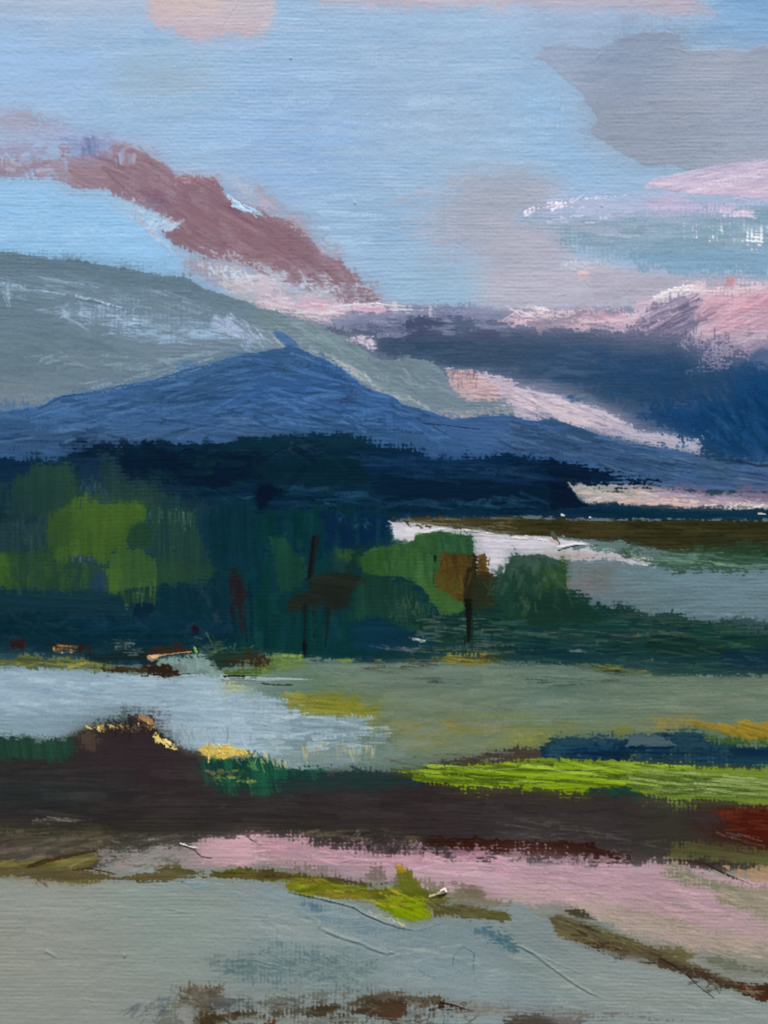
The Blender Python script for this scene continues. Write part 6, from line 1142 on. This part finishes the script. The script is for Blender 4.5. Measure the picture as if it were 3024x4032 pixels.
R(T02, [430, 1290, 470, 1270], 14, 9)
R(T02, [575, 1325, 585, 1345], 12, 11)
R(T20, [1115, 255, 1130, 232, 1138, 258], 10, 11)
R(T20, [955, 268, 996, 266], 8, 7)
R(T31, [1130, 832, 1240, 800], 14, 14, 5)
R(T31, [1420, 160, 1440, 166], 12, 10)
for q in range(26):
    x, y = rng.uniform(0, 1659), rng.uniform(0, 2212)
    a = rng.uniform(-.4, .4); l = rng.uniform(8, 46)
    R(F, [x, y, x + l * math.cos(a), y + l * math.sin(a)], rng.uniform(1.5, 3), rng.uniform(2.5, 6) * rng.choice([-1, 1, 1]))

# ------------------------------------------------------------------ objects
def lin(c):
    c = np.clip(c, 0.002, 1)
    return np.where(c <= 0.04045, c / 12.92, ((c + 0.055) / 1.055) ** 2.4)


ALB = np.clip((lin(C) - GLOSS) / CARD, 0.0008, 0.88).astype(np.float32)
grain = (samp(BRS, XX * 0.31, YY * 0.31) - 0.5) * 0.9
Z = H * 0.5 + WEAVE * 3.0 + grain                                   # relief in grid units
del grain


def principled(name, rough, spec):
    m = bpy.data.materials.new(name)
    m.use_nodes = True
    nt = m.node_tree
    b = nt.nodes['Principled BSDF']
    b.inputs['Roughness'].default_value = rough
    b.inputs['Specular IOR Level'].default_value = spec
    return m, nt, b


def n_noise(nt, scale, detail, vec=None):
    n = nt.nodes.new('ShaderNodeTexNoise')
    n.inputs['Scale'].default_value = scale
    n.inputs['Detail'].default_value = detail
    if vec is not None:
        nt.links.new(vec, n.inputs['Vector'])
    return n


# paint: pigment colour mixed on the grid, fine tooth and uneven gloss from noise
M_PAINT, nt, bs = principled('acrylic_paint', 0.5, 0.03)
at = nt.nodes.new('ShaderNodeAttribute'); at.attribute_name = 'pigment'
nt.links.new(at.outputs['Color'], bs.inputs['Base Color'])
tc = nt.nodes.new('ShaderNodeTexCoord')
nz = n_noise(nt, 900.0, 3.0, tc.outputs['Object'])
bp = nt.nodes.new('ShaderNodeBump')
bp.inputs['Strength'].default_value = 0.25
bp.inputs['Distance'].default_value = 0.0003
nt.links.new(nz.outputs['Fac'], bp.inputs['Height'])
nt.links.new(bp.outputs['Normal'], bs.inputs['Normal'])
n2 = n_noise(nt, 45.0, 3.0, tc.outputs['Object'])
mr = nt.nodes.new('ShaderNodeMapRange')
mr.inputs['To Min'].default_value = 0.42
mr.inputs['To Max'].default_value = 0.62
nt.links.new(n2.outputs['Fac'], mr.inputs['Value'])
nt.links.new(mr.outputs['Result'], bs.inputs['Roughness'])

M_LINEN, nt, bs = principled('primed_linen', 0.85, 0.2)
tc = nt.nodes.new('ShaderNodeTexCoord')
w1 = nt.nodes.new('ShaderNodeTexWave'); w1.inputs['Scale'].default_value = 420; w1.bands_direction = 'X'
w2 = nt.nodes.new('ShaderNodeTexWave'); w2.inputs['Scale'].default_value = 420; w2.bands_direction = 'Z'
ad = nt.nodes.new('ShaderNodeMath'); ad.operation = 'ADD'
for w in (w1, w2):
    w.inputs['Distortion'].default_value = 0.6
    nt.links.new(tc.outputs['Object'], w.inputs['Vector'])
nt.links.new(w1.outputs['Fac'], ad.inputs[0]); nt.links.new(w2.outputs['Fac'], ad.inputs[1])
rp = nt.nodes.new('ShaderNodeValToRGB')
rp.color_ramp.elements[0].color = (0.52, 0.49, 0.43, 1); rp.color_ramp.elements[1].color = (0.72, 0.70, 0.65, 1)
nt.links.new(ad.outputs[0], rp.inputs['Fac']); nt.links.new(rp.outputs['Color'], bs.inputs['Base Color'])

M_WOOD, nt, bs = principled('pine_stretcher', 0.6, 0.3)
tc = nt.nodes.new('ShaderNodeTexCoord')
nz = n_noise(nt, 30.0, 5.0, tc.outputs['Object'])
rp = nt.nodes.new('ShaderNodeValToRGB')
rp.color_ramp.elements[0].color = (0.42, 0.28, 0.15, 1); rp.color_ramp.elements[1].color = (0.58, 0.42, 0.26, 1)
nt.links.new(nz.outputs['Fac'], rp.inputs['Fac']); nt.links.new(rp.outputs['Color'], bs.inputs['Base Color'])

M_WALL, nt, bs = principled('white_plaster', 0.9, 0.2)
tc = nt.nodes.new('ShaderNodeTexCoord')
nz = n_noise(nt, 9.0, 6.0, tc.outputs['Object'])
rp = nt.nodes.new('ShaderNodeValToRGB')
rp.color_ramp.elements[0].color = (0.62, 0.61, 0.58, 1); rp.color_ramp.elements[1].color = (0.74, 0.73, 0.70, 1)
nt.links.new(nz.outputs['Fac'], rp.inputs['Fac']); nt.links.new(rp.outputs['Color'], bs.inputs['Base Color'])
bp = nt.nodes.new('ShaderNodeBump'); bp.inputs['Strength'].default_value = 0.3; bp.inputs['Distance'].default_value = 0.004
nz2 = n_noise(nt, 60.0, 5.0, tc.outputs['Object'])
nt.links.new(nz2.outputs['Fac'], bp.inputs['Height']); nt.links.new(bp.outputs['Normal'], bs.inputs['Normal'])

M_STONE, nt, bs = principled('pale_paving', 0.9, 0.2)
tc = nt.nodes.new('ShaderNodeTexCoord')
nz = n_noise(nt, 4.0, 8.0, tc.outputs['Object'])
rp = nt.nodes.new('ShaderNodeValToRGB')
rp.color_ramp.elements[0].color = (0.30, 0.29, 0.27, 1); rp.color_ramp.elements[1].color = (0.42, 0.41, 0.38, 1)
nt.links.new(nz.outputs['Fac'], rp.inputs['Fac']); nt.links.new(rp.outputs['Color'], bs.inputs['Base Color'])


def mesh_obj(name, verts, faces, mat, parent=None):
    me = bpy.data.meshes.new(name)
    me.from_pydata(verts, [], faces)
    me.materials.append(mat)
    o = bpy.data.objects.new(name, me)
    COL.objects.link(o)
    if parent is not None:
        o.parent = parent
    return o


def boxes(bl):
    vs_, fs_ = [], []
    for (x0, x1, y0, y1, z0, z1) in bl:
        k = len(vs_)
        vs_ += [(x, y, z) for x in (x0, x1) for y in (y0, y1) for z in (z0, z1)]
        fs_ += [(k, k + 1, k + 3, k + 2), (k + 4, k + 6, k + 7, k + 5), (k, k + 4, k + 5, k + 1),
                (k + 2, k + 3, k + 7, k + 6), (k, k + 2, k + 6, k + 4), (k + 1, k + 5, k + 7, k + 3)]
    return vs_, fs_


# world position of grid point (u, v): x = (u-CX)*S, z = CZ - (v-2016)*S, canvas face at y = 0
PX0, PX1 = (XMIN - CX) * S, (XMAX - CX) * S
PZ1, PZ0 = -(YMIN - 2016) * S, -(YMAX - 2016) * S
wall = mesh_obj('wall', *boxes([(-60, 60, 0.0505, 0.35, 0, 3.2)]), M_WALL)
wall['kind'] = 'structure'
ground = mesh_obj('ground', [(-300, -300, 0), (300, -300, 0), (300, 300, 0), (-300, 300, 0)], [(0, 1, 2, 3)], M_STONE)
ground['kind'] = 'structure'

painting = bpy.data.objects.new('painting', None)
COL.objects.link(painting)
painting.location = (0, 0, CZ)
painting['label'] = 'unframed acrylic landscape painting on canvas of blue mountain, dark trees, lake and pink path'
painting['category'] = 'painting'
TH = 0.038
# canvas: face just below the paint, wrapped round the stretcher
cvs = mesh_obj('canvas', *boxes([(PX0 - 0.001, PX1 + 0.001, 0.0005, 0.004, PZ0 - 0.001, PZ1 + 0.001),
                                 (PX0 - 0.001, PX0 + 0.001, 0.0041, TH, PZ0 - 0.001, PZ1 + 0.001),
                                 (PX1 - 0.001, PX1 + 0.001, 0.0041, TH, PZ0 - 0.001, PZ1 + 0.001),
                                 (PX0 + 0.0012, PX1 - 0.0012, 0.0041, TH, PZ1 - 0.001, PZ1 + 0.001),
                                 (PX0 + 0.0012, PX1 - 0.0012, 0.0041, TH, PZ0 - 0.001, PZ0 + 0.001)]), M_LINEN, painting)
bw = 0.04
for bx in ((PX0 + .002, PX0 + bw, PZ0 + .002, PZ1 - .002), (PX1 - bw, PX1 - .002, PZ0 + .002, PZ1 - .002),
           (PX0 + bw + .001, PX1 - bw - .001, PZ1 - bw, PZ1 - .002), (PX0 + bw + .001, PX1 - bw - .001, PZ0 + .002, PZ0 + bw)):
    mesh_obj('stretcher_bar', *boxes([(bx[0], bx[1], 0.006, 0.05, bx[2], bx[3])]), M_WOOD, painting)


def patch(name, mask, parent):
    """the paint relief over the cells of mask (one quad per cell) as one mesh"""
    jj, ii = np.nonzero(mask)
    a = jj * WID + ii
    quads = np.stack([a, a + WID, a + WID + 1, a + 1], 1).astype(np.int64)
    used, inv = np.unique(quads.ravel(), return_inverse=True)
    vj, vi = used // WID, used % WID
    co = np.empty((len(used), 3), np.float32)
    co[:, 0] = (GX[vi] - CX) * S
    co[:, 1] = -Z[vj, vi] * S * RELIEF
    co[:, 2] = -(GY[vj] - 2016) * S
    me = bpy.data.meshes.new(name)
    n = len(quads)
    me.vertices.add(len(used)); me.vertices.foreach_set('co', co.ravel())
    me.loops.add(4 * n); me.loops.foreach_set('vertex_index', inv.astype(np.int32).ravel())
    me.polygons.add(n)
    me.polygons.foreach_set('loop_start', np.arange(0, 4 * n, 4, dtype=np.int32))
    me.polygons.foreach_set('use_smooth', np.ones(n, bool))
    at_ = me.attributes.new('pigment', 'FLOAT_COLOR', 'POINT')
    rgba = np.ones((len(used), 4), np.float32)
    rgba[:, :3] = ALB[vj, vi]
    at_.data.foreach_set('color', rgba.ravel())
    me.update(calc_edges=True)
    # normals from the whole relief, so that neighbouring patches meet without a seam
    nrm = np.stack([NRX[vj, vi], NRY[vj, vi], NRZ[vj, vi]], 1)
    me.normals_split_custom_set_from_vertices(nrm)
    me.materials.append(M_PAINT)
    o = bpy.data.objects.new(name, me)
    COL.objects.link(o)
    o.parent = parent
    return o


RELIEF = 1.0
gy_, gx_ = np.gradient(Z * RELIEF, GY, GX)
ln_ = np.sqrt(gx_ ** 2 + gy_ ** 2 + 1)
# surface y = -Z(u, v), u along +x and v along -z; the outward normal points to -y
NRX, NRY, NRZ = -gx_ / ln_, -1 / ln_, gy_ / ln_

cell = ID[:-1, :-1].copy()
NR, NC = cell.shape
keys = list(PARTS)
okey = [-1] + [keys.index(k) for k, _ in ORDER[1:]]
inframe = np.zeros(cell.shape, bool)
i0, i1, j0, j1 = window(0, 3024, 0, 4032)
inframe[j0:j1, i0:i1] = True
cin = np.bincount(cell[inframe], minlength=len(ORDER))
MINC = 430                                                            # a little over a 10 pixel square
MINN = 50                                                             # named pieces (trunks) may be thinner
first = {}
for i in range(1, len(ORDER)):
    first.setdefault(okey[i], i)
# part number of every stroke: its motif (0..K-1) or a number of its own
K = len(keys)
pno = np.zeros(len(ORDER), np.int64)
owner, pname = {}, {}
nxt = K
for i in range(1, len(ORDER)):
    nm = ORDER[i][1]
    small = cin[i] < (MINC if nm == 'brush_stroke' else MINN)
    if first[okey[i]] == i or small:
        pno[i] = okey[i]
    else:
        pno[i] = nxt; owner[nxt] = okey[i]; pname[nxt] = nm; nxt += 1
pno[0] = keys.index('fore')
PM = pno[cell]
# connected pieces of the part map: runs joined row by row
chg = np.ones((NR, NC), bool)
chg[:, 1:] = PM[:, 1:] != PM[:, :-1]
run = (np.cumsum(chg.ravel()) - 1).reshape(NR, NC)
nrun = run[-1, -1] + 1
par_ = list(range(nrun))


def root(a):
    while par_[a] != a:
        par_[a] = par_[par_[a]]
        a = par_[a]
    return a


same = PM[1:] == PM[:-1]
pairs = np.unique(np.stack([run[:-1][same], run[1:][same]], 1), axis=0)
for a, b in pairs.tolist():
    ra, rb = root(a), root(b)
    if ra != rb:
        par_[max(ra, rb)] = min(ra, rb)
rt = np.array([root(a) for a in range(nrun)])
size = np.bincount(rt[run].ravel(), minlength=nrun)
part_of_run = PM.ravel()[chg.ravel()]
start = np.flatnonzero(chg.ravel())
# crumbs join the piece to their left (or right)
for a in sorted(set(rt.tolist()), key=lambda q: size[q]):
    p_ = part_of_run[a]
    lim = MINC if pname.get(p_, 'brush_stroke') == 'brush_stroke' else MINN
    if size[a] >= lim:
        continue
    runs_a = np.flatnonzero(rt == a)
    cands = [r - 1 for r in runs_a.tolist() if start[r] % NC] + [r + 1 for r in runs_a.tolist() if r + 1 < nrun and start[r + 1] % NC]
    for cand in cands:
        if root(cand) != root(a):
            par_[root(a)] = root(cand)
            break
rt = np.array([root(a) for a in range(nrun)])
# the part a piece carries is that of its largest member
big = {}
for a in range(nrun):
    r = rt[a]
    q = size[a] if a == root(a) else 0
    if r not in big or size[a] > size[big[r]]:
        big[r] = a
CMP = rt[run]
ids, inv = np.unique(CMP.ravel(), return_inverse=True)
cnt = np.bincount(inv)
pieces = {}
for n_, r in enumerate(ids.tolist()):
    pieces.setdefault(int(part_of_run[big[r]]), []).append((int(cnt[n_]), n_))
INV = inv.reshape(NR, NC)
mains = {}
subs = 0
for k in range(K):
    lst = sorted(pieces.get(k, []), reverse=True)
    extra = [p for p in pieces if owner.get(p) == k]
    if not lst and extra:
        p = max(extra, key=lambda q: max(pieces[q]))
        lst = [max(pieces[p])]
        pieces[p].remove(lst[0])
    if not lst:
        continue
    par = patch(PARTS[keys[k]]['name'], INV == lst[0][1], painting)
    if PARTS[keys[k]]['label']:
        par['label'] = PARTS[keys[k]]['label']
    for _, n_ in lst[1:]:
        patch('brush_stroke', INV == n_, par); subs += 1
    for p in extra:
        for _, n_ in pieces[p]:
            patch(pname[p], INV == n_, par); subs += 1
print('strokes', len(ORDER), 'separate', subs, 'grid', WID, HGT, 'time %.1f' % (time.time() - T0))
